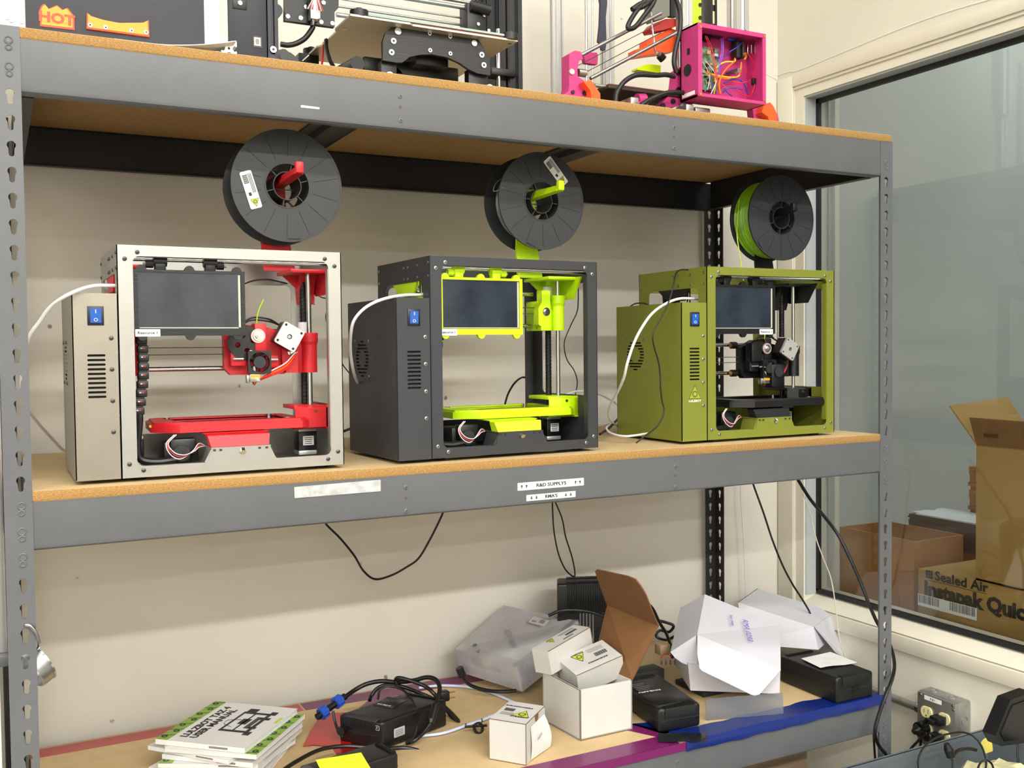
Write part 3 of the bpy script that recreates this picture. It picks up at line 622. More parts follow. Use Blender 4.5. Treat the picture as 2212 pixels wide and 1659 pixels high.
p1 = printer('desktop_printer', 'small bare metal 3D printer with red plastic parts, leftmost', '3D printer', .129, .033, 0, mat('bare_aluminium', 'ABAAA6', .36, .75, var=.04, vs=30), RED, BPL, .16, .228, .2935, .492, .098, .05, box=mat('bare_box_steel', '9C968C', .34, .8, var=.05, vs=20), stick=(.046, 'Resource 1'), metal=True)
p2 = printer('desktop_printer', 'small black 3D printer with lime plastic parts, in the middle', '3D printer', .658, .028, math.radians(2), BLKP, LIME, LIME, .2355, 0, .30, .502, .129, .055, .032, stick=(.042, 'Resource 1'), head=False)
p3 = printer('desktop_printer', 'small olive green 3D printer with black plastic parts, rightmost', '3D printer', 1.299, .044, 0, GREENP, BPL, BPL, .1275, .222, .300, .500, .136, .006, .062, logo_on=True, stick=(.1755, 'Resource 2'))

# ================================================================ filament spools
def spool(label, loc, wind, amount, sticker=None, roll=0, clip=None):
    t = thing('filament_spool', label, 'spool', loc, 0, 'filament spools above the printers'); SP = mat('spool_plastic', '303236', .48); Wd = .066
    A = Matrix(((1, 0, 0, 0), (0, 0, 1, 0), (0, 1, 0, 0), (0, 0, 0, 1)))   # lathe axis -> y
    def flange(y, sg):
        b = MB(T(0, y, 0) @ RY(roll)); R = .0995
        b.plate(circ(0, 0, R, 64), [circ(0, 0, .0385, 40)], .0022, SP, XZ)
        b.lathe([(R, -.0006*1), (R, .0030), (R-.003, .0030), (R-.003, -.0006)], SP, 64, A); b.lathe([(.0405, -.001), (.0405, .003), (.0385, .003), (.0385, -.001)], SP, 40, A)
        for k in range(14):    # moulded seams
            a = 2*PI*k/14+.2; c, s_ = math.cos(a), math.sin(a)
            b.hexa([(c*r+s_*q, -.0005 if sg < 0 else .0022, s_*r-c*q) for r, q in ((.048, -.0004), (.093, -.0004), (.093, .0004), (.048, .0004))]+[(c*r+s_*q, .0002 if sg < 0 else .0027, s_*r-c*q) for r, q in ((.048, -.0004), (.093, -.0004), (.093, .0004), (.048, .0004))], mat('spool_seam', '131416', .6))
        for k in range(6):    # spokes of the hub
            a = 2*PI*k/6+.3; c, s_ = math.cos(a), math.sin(a)
            b.hexa([(c*r+s_*q, .003, s_*r-c*q) for r, q in ((.0255, -.0008), (.0390, -.0008), (.0390, .0008), (.0255, .0008))]+[(c*r+s_*q, .0115, s_*r-c*q) for r, q in ((.0255, -.0008), (.0390, -.0008), (.0390, .0008), (.0255, .0008))], SP)
        b.box(.0, .022, -.001, .0, -.0945, -.0925, mat('spool_seam', '131416', .6))
        return b.build('flange', t)
    f = flange(0, -1); flange(Wd-.0022, 1)
    b = MB(); b.lathe([(.0255, .001), (.0255, Wd-.001), (.0240, Wd-.001), (.0240, .001)], SP, 36, A); b.lathe([(.0405, .0015), (.0405, Wd-.0015), (.0385, Wd-.0015), (.0385, .0015)], SP, 40, A)
    b.box(-.024, .024, Wd-.02, Wd-.018, -.0009, .0009, SP)
    b.build('hub', t, 'hub tube')
    b = MB(); r0 = .041; r1 = r0+(.093-r0)*amount; rng = random.Random(int(amount*100)); n = 17; prof = [(r0-.002, .004)]
    for i in range(n):
        y0 = .004+(Wd-.008)*i/n; y1 = .004+(Wd-.008)*(i+1)/n; rr = r1-rng.random()*.004
        prof += [(rr-.0022, y0), (rr, (y0+y1)/2)]
    prof += [(r1-.004, Wd-.004), (r0-.002, Wd-.004)]
    b.lathe(prof, wind, 64, A); b.build('wound_filament', t)
    if sticker:
        ang, rad, rot, flip = sticker
        M = T(rad*math.cos(ang), -.0012, rad*math.sin(ang)) @ RY(-rot) @ Matrix(((1, 0, 0, 0), (0, 0, -1, 0), (0, 1, 0, 0), (0, 0, 0, 1)))
        b = MB(); b.plate(rrect(-.033, -.0105, .033, .0105, .003), [], .0003, STK, M); N = M @ T(0, 0, .0004)
        logo(b, N @ T(-.023 if not flip else .023, -.001, 0) @ RZ(PI/2 if not flip else -PI/2), .0075, LOGOG, False)
        for i in range(14): b.box(.012+i*.0011, .012+i*.0011+(.0006 if i % 3 else .0009), -.001, .008, 0, .0002, INK, M=N)
        for i in range(3): b.box(-.006, .028, -.0035-i*.0022, -.0024-i*.0022, 0, .0002, INK, M=N)
        b.box(-.010, -.004, .001, .006, 0, .0002, INK, M=N)
        b.build('sticker', f, 'white label with barcode and triangle emblem')
    return t
W_OR = mat('orange_filament', 'F0601A', .4); W_BK = mat('charcoal_filament', '77797C', .35); W_GR = mat('lime_filament_coil', '8FC61A', .4, var=.25, vs=70, stretch=(1, 6, 1))
s1 = spool('black spool with white side label hanging on red arm over metal printer', (.4245, .115, .4985), W_OR, .35, (math.radians(190), .066, math.radians(107), False))
s2 = spool('black spool of grey filament hanging on lime arm over black printer', (.9605, .15, .5075), W_BK, .72, (math.radians(62), .070, math.radians(131), False), roll=.4)
s3 = spool('black spool full of lime filament over the green printer', (1.6045, .15, .5055), W_GR, .98, None, roll=.9)
o = MB().tube([at(1095, 378, 1, .19), at(1072, 395, 1, .18), at(1066, 412, 1, .165), at(1074, 412, 1, .155), at(1087, 405, 1, .15)], .0011, W_BK, n=8).build('loose_strand', s2, 'loose end of grey filament', world=True)
o = MB().tube([at(1597, 430, 1, .20), at(1592, 500, 1, .195), at(1597, 545, 1, .185), at(1602, 578, 1, .175), at(1606, 606, 1, .15)], .0013, mat('lime_filament', 'B8E020', .4), n=8).build('loose_strand', s3, 'filament strand running down into the printer', world=True)
# ================================================================ things standing on the top shelf
Q3 = lambda x, y, d, s=3.687: at(1140+x/s, y/s, 1, d)
Q1 = lambda x, y, d, s=3.687: at(640+x/s, y/s, 1, d)
Q0 = lambda x, y, d, s=3.3515: at(x/s, y/s, 1, d)
def extr(b, x0, x1, y0, y1, z0, z1, m, ax='z'):
    """T-slot extrusion with a groove in every face"""
    L_ = {'z': (z0, z1), 'y': (y0, y1), 'x': (x0, x1)}[ax]
    (a0, a1), (c0, c1) = {'z': ((x0, x1), (y0, y1)), 'y': ((x0, x1), (z0, z1)), 'x': ((y0, y1), (z0, z1))}[ax]
    w_, h_ = a1-a0, c1-c0; g, d = .16, .26
    p = [(0, 0), (.5-g, 0), (.5-g, .1), (.28, .12), (.5-g/2, d), (.5+g/2, d), (.72, .12), (.5+g, .1), (.5+g, 0), (1, 0)]
    o = []
    for k in range(4):
        for u, v in p[:-1]:
            for _ in range(k): u, v = 1-v, u
            o.append((a0+u*w_, c0+v*h_))
    M = {'z': T(0, 0, L_[0]), 'y': T(0, L_[0], 0) @ XZ, 'x': T(L_[0], 0, 0) @ YZ}[ax]
    b.plate(o, [circ((a0+a1)/2, (c0+c1)/2, w_*.09, 8)], L_[1]-L_[0], m, M)
WBOX = mat('white_laminate', 'DCDBD6', .5); CHAR = mat('charcoal_panel', '3A3B41', .6, bump=.05, bs=200)
t = thing('equipment_case', 'white case with charcoal front and orange hot sticker on top shelf', 'case', (.13, .2, ZT))
x0, x1, xr = at(16, 40, 1, .05).x-.05, at(475, 60, 1, .05).x, at(442, 60, 1, .045).x; xl = at(55, 30, 1, .045).x
MB().box(x0, x1, .05, .36, ZT, ZT+.30, WBOX, .002).build('case_body', t, world=True)
cp = MB().box(xl, xr, .046, .0505, ZT+.004, ZT+.29, CHAR, .0008).build('front_panel', t, 'charcoal front panel', world=True)
YF = .0455
fl = [(290, 190), (287, 140), (278, 90), (300, 40), (320, 28), (350, 65), (413, 38), (455, 72), (490, 58), (520, 95), (538, 120), (540, 218)]
O1 = mat('orange_sticker', 'FF9A2A', .5); O2 = mat('orange_red_ink', 'E84A28', .5)
P = [Q0(u, v, YF) for u, v in fl]; c = sum(P, Vector())/len(P)
b = MB().plate([(p.x, p.z) for p in P], [], .0006, O2, T(0, YF-.0006, 0) @ XZ).plate([(c.x+(p.x-c.x)*.9, c.z+(p.z-c.z)*.88) for p in P], [], .0005, O1, T(0, YF-.0011, 0) @ XZ)
MF = Matrix(((1, 0, 0, 0), (0, 0, -1, 0), (0, 1, 0, 0), (0, 0, 0, 1)))
c = Q0(410, 138, YF); b.text('HOT', .021, O2, T(c.x, YF-.0012, c.z) @ RY(.03) @ MF, bold=.0009, sx=1.12); b.build('hot_sticker', cp, 'orange flame sticker reading HOT', world=True)
bar = [(625, 212), (627, 95), (650, 118), (740, 148), (860, 172), (1040, 168), (1075, 150), (1080, 272)]
P = [Q0(u, v, YF) for u, v in bar]; c = sum(P, Vector())/len(P)
b = MB().plate([(p.x, p.z) for p in P], [], .004, O2, T(0, YF-.0035, 0) @ XZ).plate([(c.x+(p.x-c.x)*.96, c.z+(p.z-c.z)*.86) for p in P], [], .0008, O1, T(0, YF-.0043, 0) @ XZ); b.build('orange_bracket', cp, 'orange plastic bar', world=True)
b = MB()
for u, v in ((651, 188), (763, 205), (950, 228), (1056, 240)): p = Q0(u, v, YF); b.cut().cyl((p.x, YF-.0043, p.z), (p.x, YF-.0055, p.z), .0032, CHROME, 12).cyl((p.x, YF-.0054, p.z), (p.x, YF-.0058, p.z), .0016, INK, 6)
b.build('screw', cp, world=True)
b = MB()
for u, v in ((50, 130), (80, 150), (155, 160)): p = Q0(u, v, .05); b.cut().cyl((p.x, .0502, p.z), (p.x, .0485, p.z), .0028, STEEL, 10)
b.build('screw', t, world=True)
rows = []
for i in range(16):
    x = .13+.185*i/15; k = max(0, (x-.19)/.125); z = ZT+.0012+.019*k**1.7
    rows.append([(x, y, z+(.002 if j == 0 else 0)*k) for j, y in enumerate((.004, .02, .035, .045))])
o = MB().sheet(rows, WHITE, -.0012).build('plastic_sheet'); tag(o, 'thin white sheet curling up at its right end on the top shelf', 'sheet')

# ---- large black printer
t = thing('large_printer', 'large black framed 3D printer with metal bed on the top shelf', '3D printer', (.65, .25, ZT), group=None)
BAN = mat('black_anodised', '24252A', .4, .3); PAN = mat('navy_black_panel', '262932', .5)
b = MB(); xa, xb, xc = at(493, 60, 1, .1).x, at(576, 60, 1, .1).x, at(601, 60, 1, .1).x
b.box(xa, xb, .1, .3, ZT+.002, ZT+.33, PAN, .001); eb = b.build('electronics_box', t, 'dark electronics box', world=True)
b = MB(); b.box(at(472, 60, 1, .1).x, xa, .102, .30, ZT+.03, ZT+.33, mat('grey_side_plate', '9A9890', .4, .5)).build('side_plate', eb, 'grey metal side plate', world=True)
b = MB(); p = Q0(1735, 25, .1); b.box(p.x-.012, p.x+.012, .0985, .1, p.z-.010, p.z+.014, BLK, .0008).cyl((p.x, .0985, p.z), (p.x, .096, p.z), .0038, CHROME, 12); b.build('power_socket', eb, world=True)
b = MB(); p = Q0(1862, 303, .1); b.box(p.x-.008, p.x+.008, .0992, .1, p.z-.010, p.z+.010, BLK).box(p.x-.0055, p.x+.0055, .0985, .0995, p.z-.007, p.z+.007, STEEL).box(p.x-.003, p.x+.003, .098, .099, p.z-.0045, p.z+.0045, mat('port_tongue', '8A8060', .5)); b.build('data_port', eb, world=True)
b = MB(); extr(b, xb+.002, xc, .1, .118, ZT+.02, ZT+.36, BAN); b.box(xb+.001, xc+.002, .098, .12, ZT+.002, ZT+.036, BAN, .001); b.cyl(((xb+xc)/2, .0985, ZT+.0435), ((xb+xc)/2, .096, ZT+.0435), .0055, CHROME, 16).cyl(((xb+xc)/2, .0962, ZT+.0435), ((xb+xc)/2, .0955, ZT+.0435), .0025, INK, 6); b.build('extrusion_post', t, 'black extruded post', world=True)
b = MB(); p0, p1 = Q0(1600, 350, .03), Q0(1695, 285, .03); cx, cz = (p0.x+p1.x)/2, (p0.z+p1.z)/2; e = .0125
extr(b, cx-e, cx+e, .02, .45, ZT+.0005, ZT+.0255, mat('cut_aluminium', 'E6E6E4', .35, .5), 'y'); b.build('base_rail', t, 'aluminium base rail seen end on', world=True)
b = MB(); c = at(607, 118, 1, .16); b.cyl((c.x, .15, ZT+.025), (c.x, .17, ZT+.025), .036, BLK, 28).cyl((c.x, .14, ZT+.05), (c.x, .15, ZT+.05), .01, BLK, 14); b.build('idler_wheel', t, world=True)
# carriage plate and hot end
b = MB(); y = .22
def q2(x, yy, d=y): return at(560+x/6.506, yy/6.506, 1, d)
b.plate([(q2(u, v).x, q2(u, v).z) for u, v in ((360, -160), (360, 285), (1060, 380), (1060, 170), (1115, 110), (1120, -160))], [], .012, BPL, T(0, y, 0) @ XZ); b.cyl(q2(240, 140), q2(240, 140)+EY*.03, .012, BPL, 16)
cg = b.build('carriage_plate', t, 'black carriage plate', world=True)
b = MB()
for u, v in ((400, 232), (580, 255), (870, 312), (1025, 330), (655, 100), (900, 40)): p = q2(u, v); b.cut().cyl(p, p-EY*.002, .004, CHROME, 12)
b.build('screw', cg, world=True)
b = MB(); p = q2(745, 250); b.cyl(p+EZ*.03-EY*.012, p+EZ*.005-EY*.012, .010, STEEL, 18).box(p.x-.0095, p.x+.0095, y-.022, y-.004, p.z-.009, p.z+.008, CHROME, .001).cyl((p.x-.003, y-.013, p.z-.009), (p.x-.003, y-.013, p.z-.018), .005, CHROME, 14, r2=.0025)
b.build('hot_end', cg, 'bright metal hot end', world=True)
b = MB()
for i in range(10): k = (i-4.5)*.0022; b.cut().tube([p+Vector((k*1.6, -.014, .075)), p+Vector((k*1.3, -.018, .05)), p+Vector((k*.5, -.02, .03+.001*i)), p+Vector((k*1.5, -.021, .008))], .0009, WIRE['D81E1E' if i % 2 else 'E8E8E8'], n=5, k=4)
b.build('wire', cg, world=True)
MB().tube([q2(760, 370), q2(720, 440), q2(640, 540), q2(520, 610), q2(400, 635), q2(300, 620)], .005, CABLE, n=12).build('cable', t, world=True)
# horizontal rods
b = MB()
for (u0, v0), (u1, v1), r, d in (((720, -6), (1392, 70), .0045, .25), ((340, 10), (1360, 150), .002, .27), ((330, 60), (1350, 205), .0025, .27), ((320, 150), (1350, 270), .0045, .25), ((340, -70), (1480, 40), .0035, .3)):
    a, c = Q1(u0, v0, d), Q1(u1, v1, d); a.z = c.z = (a.z+c.z)/2 if False else c.z; a = Vector((a.x, d, c.z)); b.cut().cyl(a, c, r, STEEL, 12)
b.build('axis_rod', t, 'horizontal steel rod', world=True)
b = MB(); p = Q1(1400, 130, .25); b.box(p.x-.018, p.x+.024, .235, .275, p.z-.045, p.z+.022, BPL, .003).cyl((p.x-.012, .23, p.z+.015), (p.x+.03, .23, p.z+.010), .011, BPL, 16); ae = b.build('axis_end', t, 'black end block', world=True)
b = MB()
for dx, dz in ((.006, -.02), (.02, 0), (.03, -.03), (.028, .01)): b.cut().cyl((p.x+dx, .235, p.z+dz), (p.x+dx, .232, p.z+dz), .0035, CHROME, 10)
b.build('screw', ae, world=True)
# bed plate tipped towards us is level: seen from below
b = MB(); zb = .808; A, B_ = at(760, 28, 2, zb+.003), at(1117, 90, 2, zb)
X0, X1, Y0, Y1 = .540, .884, .098, .40
b.plate([(X0, Y0), (X0+.115, Y0), (X0+.123, Y0+.006), (X1, Y0+.006), (X1, Y1), (X0, Y1), (X0, .31), (X0+.006, .30), (X0+.006, .20), (X0, .19)], [], .0035, mat('bed_aluminium', 'C9C2B2', .45, .7), T(0, 0, zb)); bd = b.build('bed_plate', t, 'aluminium bed plate seen from below', world=True)
MB().box(X0+.02, X1-.02, Y0+.012, Y1-.02, zb+.0045, zb+.008, mat('red_silicone', '6E1216', .4)).build('heater', bd, 'dark red heater sheet', world=True)
MB().box(X0+.02, X1-.022, Y0+.010, Y1-.02, zb+.0085, zb+.0125, mat('bed_glass', '9DB0A4', .1)).build('bed_glass', bd, world=True)
b = MB()
for cx, cy in ((X0+.022, Y0+.016), (X1-.012, Y0+.016), (X1-.012, Y1-.02), (X0+.01, Y1-.02)): b.cut().cyl((cx, cy, zb+.003), (cx, cy, zb+.016), .017, BPL, 14).cyl((cx, cy, zb+.016), (cx, cy, zb+.021), .006, BPL, 10)
b.build('corner_clip', bd, world=True)
b = MB()
for cx, cy in ((X0+.014, .175), (X0+.003, .245), (X1-.01, .12)): b.cut().cyl((cx, cy, zb-.001), (cx, cy, zb+.0005), .004, CHROME, 10)
b.build('screw', bd, world=True)
# arched carrier plate under the bed
y = .125; ar = [(690, 480), (688, 330), (712, 260), (780, 198), (860, 222), (1000, 235), (1200, 262), (1350, 282), (1440, 300), (1490, 372), (1540, 470), (1545, 600), (1445, 585), (1380, 555), (1300, 500), (1200, 455), (1080, 432), (980, 436), (900, 455), (850, 495), (800, 498)]
P = [Q1(u, v, y) for u, v in ar]
b = MB().plate([(p.x, p.z) for p in P], [], .008, BPL, T(0, y, 0) @ XZ)
ac = b.build('arched_plate', t, 'black arched plate with bright screws', world=True)
b = MB(); c = Q1(600, 430, y)
b.box(P[0].x, Q1(815, 500, y).x, y+.01, y+.03, ZT, P[0].z+.002, BPL, .001); b.cut().box(Q1(1390, 590, y).x, P[11].x, y+.01, y+.03, ZT, P[11].z+.01, BPL, .001)
b.build('foot_block', t, world=True)
b = MB()
for u, v, r in ((808, 250, .0065), (773, 328, .0055), (757, 418, .0055), (1060, 268, .004), (1223, 293, .004), (1064, 402, .004), (1225, 428, .004), (1416, 345, .0058), (1475, 438, .0055), (1492, 520, .0055)):
    p = Q1(u, v, y); b.cut().cyl(p, p-EY*.002, r, CHROME, 16).cyl(p-EY*.0019, p-EY*.0025, r*.42, INK if r < .0058 else CHROME, 6)
b.build('screw', ac, world=True)
b = MB(); b.box(.60, .80, .20, .24, ZT+.055, ZT+.085, BLK, .004); b.cut().cyl((.66, .2, ZT+.05), (.66, .26, ZT+.05), .021, BLK, 18); b.cut().cyl((.74, .19, ZT+.038), (.74, .23, ZT+.038), .016, mat('brown_bearing', '3A2A20', .5), 18); b.cut().cyl((.56, .24, ZT+.055), (.56, .12, ZT+.045), .013, BLK, 16); b.cut().box(.69, .76, .16, .3, ZT+.07, ZT+.10, BLK, .003)
b.build('bearing_carrier', t, world=True)
b = MB()
for xx in (.60, .80): b.cut().cyl((xx, .06, ZT+.012), (xx, .42, ZT+.012), .008, STEEL, 12)
b.build('bed_rail', t, world=True)
b = MB()
for u0, u1, d in ((1101, 1128, .3), (1052, 1091, .42), (1033, 1050, .42)):
    xx0, xx1 = at(u0, 60, 1, d).x, at(u1, 60, 1, d).x; b.cut(); extr(b, xx0, xx1, d, d+(xx1-xx0), ZT+.001, ZT+.42, BAN)
b.build('extrusion_post', t, 'black extruded post', world=True)
b = MB()
for u, d in ((1077, .3), (1098, .34)): xx = at(u, 150, 1, d).x; b.cut().cyl((xx, d, ZT+.002), (xx, d, ZT+.21), .0045 if d < .32 else .003, CHROME, 12)
b.build('vertical_rod', t, world=True)
p = Q1(1640, 590, .3); b = MB().box(p.x-.03, p.x+.03, .29, .33, p.z-.006, p.z+.010, BPL, .003).cut().box(p.x-.005, p.x+.06, .30, .34, ZT, ZT+.05, BPL, .004); b.build('rod_clamp', t, world=True)
xx = at(1093, 150, 1, .28).x; b = MB().box(xx-.002, xx+.034, .275, .3, ZT, ZT+.034, BAN, .001).cyl((xx+.016, .2755, ZT+.065-.045), (xx+.016, .273, ZT+.065-.045), .005, CHROME, 12); b.build('corner_plate', t, world=True)
b = MB()
p = q2(890, 620, .25); b.tube([q2(905, 600, .3), q2(895, 700, .28), q2(880, 910, .25)], .0022, WIRE['D81E1E'], n=8); b.cut().tube([q2(940, 560, .26), q2(945, 680, .25), q2(990, 840, .23), q2(1040, 930, .22)], .004, CABLE, n=10)
b.build('cable', t, world=True)
b = MB(); p = q2(640, 800, .36); b.box(p.x-.012, p.x+.03, .36, .39, ZT, p.z+.008, BPL, .002).cyl(q2(610, 860, .35), q2(700, 780, .35), .002, STEEL, 8); b.build('limit_switch', t, world=True)

# ---- pink kit printer
t = thing('kit_printer', 'pink and orange rod framed 3D printer with open wiring box', '3D printer', (1.3, .2, ZT))
y = .05; TL, TR, BR, BL = (Q3(*q, y) for q in ((1365, 185), (1900, 265), (1895, 835), (1350, 760)))
x0, x1, zt, zb = (TL.x+BL.x)/2, (TR.x+BR.x)/2, (TL.z+TR.z)/2, (BL.z+BR.z)/2
yb = y+.062
b = MB(); k = .009
b.plate([(x0, zb), (x1, zb), (x1, zt), (x0, zt)], [[(x0+k*1.15, zb+k*.7), (x1-k, zb+k*.7), (x1-k, zt-k), (x0+k*1.15, zt-k)]], .0035, PINK, T(0, y, 0) @ XZ)
b.box(x0, x0+.004, y+.0035, yb, zb, zt, PINK).box(x1-.004, x1, y+.0035, yb, zb, zt, PINK).box(x0, x1, y+.0035, yb, zb, zb+.004, PINK).box(x0, x1, y+.0035, yb, zt-.004, zt, PINK).box(x0, x1, yb-.004, yb, zb, zt, PINK)
pb = b.build('wiring_box', t, 'pink open wiring box', world=True)
def pbq(x, y_, d): return at(1480+x/7.9, 40+y_/7.9, 1, d)
b = MB()
for u, v in ((262, 142), (1355, 305), (1358, 1410), (262, 1290)): p = pbq(u, v, y); b.cut().cyl(p, p-EY*.0012, .003, BRASS, 12)
b.build('brass_ring', pb, world=True)
b = MB(); fy = y+.03
b.cyl((x0+.0005, fy+.006, zb+.062), (x0-.0015, fy+.006, zb+.062), .0125, BLK, 18); b.cut().box(x0-.0012, x0+.001, fy-.002, fy+.006, zb+.094, zb+.107, BLK)
b.build('side_port', pb, world=True)
b = MB(); b.box(x0-.0008, x0, fy-.018, fy+.024, zb+.006, zb+.014, STK); b.build('sticker', pb, 'white strip label', world=True)
pcb = mat('circuit_board', '3A5A40', .4, var=.5, vs=90, col2='8E9C86')
b = MB(); b.box(x0+.010, x0+.095, yb-.012, yb-.010, zb+.03, zt-.03, pcb)
cb = b.build('circuit_board', pb, 'green circuit board', world=True)
rg = random.Random(3); b = MB()
for i in range(46):
    cx, cz = x0+.013+rg.random()*.075, zb+.034+rg.random()*(zt-zb-.07); sx_, sz_, hh = .0012+rg.random()*.0035, .0012+rg.random()*.003, .001+rg.random()*.005
    b.box(cx-sx_, cx+sx_, yb-.012-hh, yb-.012, cz-sz_, cz+sz_, mat(*[('part_black', '1A1A1C', .4), ('part_silver', 'D8D8D8', .3), ('part_tan', 'B9A070', .5), ('part_grey', '8E988C', .5)][i % 4]))
o = b.build('components', cb, 'tiny parts soldered on the board', world=True); o['kind'] = 'stuff'
b = MB()
p = pbq(860, 540, yb-.02); b.box(p.x-.005, p.x+.006, yb-.03, yb-.012, p.z-.018, p.z+.020, BLKM, .001); b.cut().box(p.x+.010, p.x+.016, yb-.032, yb-.012, p.z-.018, p.z+.020, BLKM, .001)
for u0, v0, u1, v1 in ((330, 210, 440, 380), (450, 230, 650, 330), (1050, 290, 1240, 400)):
    a, c = pbq(u0, v0, yb-.018), pbq(u1, v1, yb-.018); b.cut().box(a.x, c.x, yb-.018, yb-.006, c.z, a.z, BLK, .001)
b.build('connector', cb, 'black connector', world=True)
b = MB(); a, c = pbq(740, 330, yb-.02), pbq(900, 385, yb-.02); b.box(a.x, c.x, yb-.02, yb-.012, c.z, a.z, mat('blue_terminal', '2255D8', .4), .001); b.build('terminal', cb, 'blue terminal', world=True)
b = MB(); p = pbq(910, 890, y+.02); b.cyl((p.x, y+.018, p.z), (p.x-.006, yb-.012, p.z), .0055, STEEL, 16); b.build('capacitor', cb, 'silver capacitor', world=True)
b = MB()
for u, v0, v1 in ((1075, 425, 610), (1135, 380, 600), (1192, 395, 600)): b.cut().box(pbq(u, v0, y+.03).x-.0018, pbq(u, v0, y+.03).x+.0018, y+.03, y+.034, pbq(u, v1, y+.03).z, pbq(u, v0, y+.03).z, CHROME, .0006)
b.build('spade_terminal', pb, 'bright crimp terminal', world=True)
b = MB(); p = pbq(1165, 1075, y+.03); b.box(p.x-.0045, p.x+.0045, y+.026, y+.033, p.z-.0075, p.z+.007, BLK, .001); b.build('inline_plug', pb, world=True)
WR = [('D81E1E', .0012, [(345, 295), (440, 560), (500, 820), (530, 1000), (590, 1290)]), ('D81E1E', .0012, [(370, 300), (460, 520), (520, 830), (550, 1050), (600, 1290)]),
      ('9050C8', .0011, [(610, 330), (620, 560), (575, 800), (545, 1100)]), ('9050C8', .0011, [(632, 330), (640, 580), (590, 830), (560, 1050)]), ('9050C8', .0011, [(652, 335), (650, 600), (605, 840), (575, 1020)]),
      ('E8E8E8', .0010, [(350, 730), (440, 830), (520, 960), (530, 1080), (440, 1290)]), ('E8E8E8', .0010, [(300, 740), (380, 880), (420, 1020), (380, 1210)]),
      ('F2D02A', .0022, [(530, 850), (600, 780), (700, 740), (840, 735), (850, 690)]), ('F2D02A', .0022, [(350, 930), (480, 960), (640, 990), (820, 1005), (930, 960), (960, 760)]), ('F2D02A', .0016, [(500, 970), (520, 1100), (490, 1290)]),
      ('F07010', .0022, [(850, 680), (830, 740), (720, 840), (620, 980), (580, 1120), (600, 1290)]), ('F07010', .0022, [(360, 910), (520, 990), (700, 1030), (800, 1010)]), ('D81E1E', .0020, [(590, 1010), (560, 1150), (600, 1290)]),
      ('2A46B0', .0016, [(1030, 195), (1050, 260), (990, 380), (900, 480), (760, 570), (700, 640), (520, 680)]), ('2A46B0', .0018, [(660, 1110), (760, 1050), (900, 1040), (1000, 1110), (1070, 1290)]), ('2A46B0', .0018, [(640, 1270), (700, 1200), (820, 1180), (980, 1210)]), ('2A46B0', .0016, [(660, 1180), (730, 1270), (800, 1320)]),
      ('D81E1E', .0012, [(1080, 610), (1150, 720), (1190, 840), (1170, 1010)]), ('D81E1E', .0012, [(1140, 600), (1210, 740), (1245, 850), (1190, 1010)]), ('D81E1E', .0012, [(1190, 600), (1180, 760), (1150, 960), (1060, 930), (1010, 780), (1005, 680), (1040, 600), (1000, 575)]),
      ('D81E1E', .0012, [(640, 1190), (760, 1150), (860, 1180), (960, 1290), (1080, 1330), (1150, 1260), (1190, 1120)]), ('D81E1E', .0012, [(630, 1120), (700, 1190)]), ('D81E1E', .0012, [(1120, 1050), (1040, 1080), (940, 1100), (800, 1070)]),
      ('F07010', .0014, [(960, 740), (960, 860), (930, 970), (860, 1010)]), ('F2D02A', .0014, [(1010, 580), (1050, 640), (1020, 700)]), ('F07010', .0014, [(1000, 600), (1030, 650), (1005, 700)]), ('1E8A50', .0016, [(330, 1060), (360, 1120), (340, 1250)]), ('2A46B0', .0014, [(460, 1080), (480, 1160), (450, 1280)]), ('0', .0014, [(1190, 1140), (1160, 1240), (1100, 1330)])]
b = MB()
for i, (c, r, pts) in enumerate(WR):
    d0 = y+.012+(i % 5)*.007
    b.cut().tube([pbq(u, v, d0+.006*math.sin(j*1.3+i)) for j, (u, v) in enumerate(pts)], r*.8, WIRE.get(c, CABLE), n=6, k=5)
b.build('wire', pb, world=True)
# upright that carries the box, and the feet
b = MB()
def prism(b, pts, d, th, m): b.plate([(Q3(u, v, d).x, Q3(u, v, d).z) for u, v in pts], [], th, m, T(0, d, 0) @ XZ)
prism(b, ((1245, 520), (1245, 820), (1180, 850), (1080, 862), (1060, 830), (1140, 740), (1165, 690), (1180, 560)), yb+.012, .02, PINK)
b.build('side_upright', t, 'pink side upright', world=True)
b = MB()
for u, v in ((1195, 580), (1197, 717), (1155, 808), (1075, 842)): p = Q3(u, v, yb+.012); b.cut().cyl(p, p-EY*.003, .0058, BLK, 14)
b.build('screw', t, 'black screw', world=True)
b = MB(); prism(b, ((1180, 560), (1165, 690), (1130, 745), (1150, 740), (1185, 640)), yb+.05, .006, PINK); b.build('brace', t, world=True)
# left leg: pink column with its foot
b = MB(); prism(b, ((330, 430), (375, 402), (425, 412), (440, 470), (410, 480), (395, 560), (400, 610), (460, 650), (500, 760), (505, 800), (255, 780), (320, 730), (330, 690)), .12, .03, PINK)
lg = b.build('corner_leg', t, 'pink corner leg', world=True)
b = MB(); prism(b, ((440, 420), (550, 418), (560, 440), (556, 512), (520, 510), (460, 500)), .165, .012, PINK); b.build('motor_bracket', t, world=True)
b = MB(); prism(b, ((445, 650), (490, 640), (515, 650), (560, 720), (578, 745), (578, 800), (510, 790), (500, 720)), .10, .02, ORNG); b.build('foot', t, 'orange corner foot', world=True)
b = MB()
for u, v, r, m in ((348, 573, .006, CHROME), (445, 672, .0045, BRASS), (450, 742, .005, BLK), (357, 735, .004, BLK)): p = Q3(u, v, .12); b.cut().cyl(p, p-EY*.003, r, m, 14)
b.build('bolt', lg, world=True)
b = MB(); p = Q3(420, 580, .13); b.cyl(p-EX*.006, p+EX*.012, .008, STEEL, 16); b.build('bearing', lg, world=True)
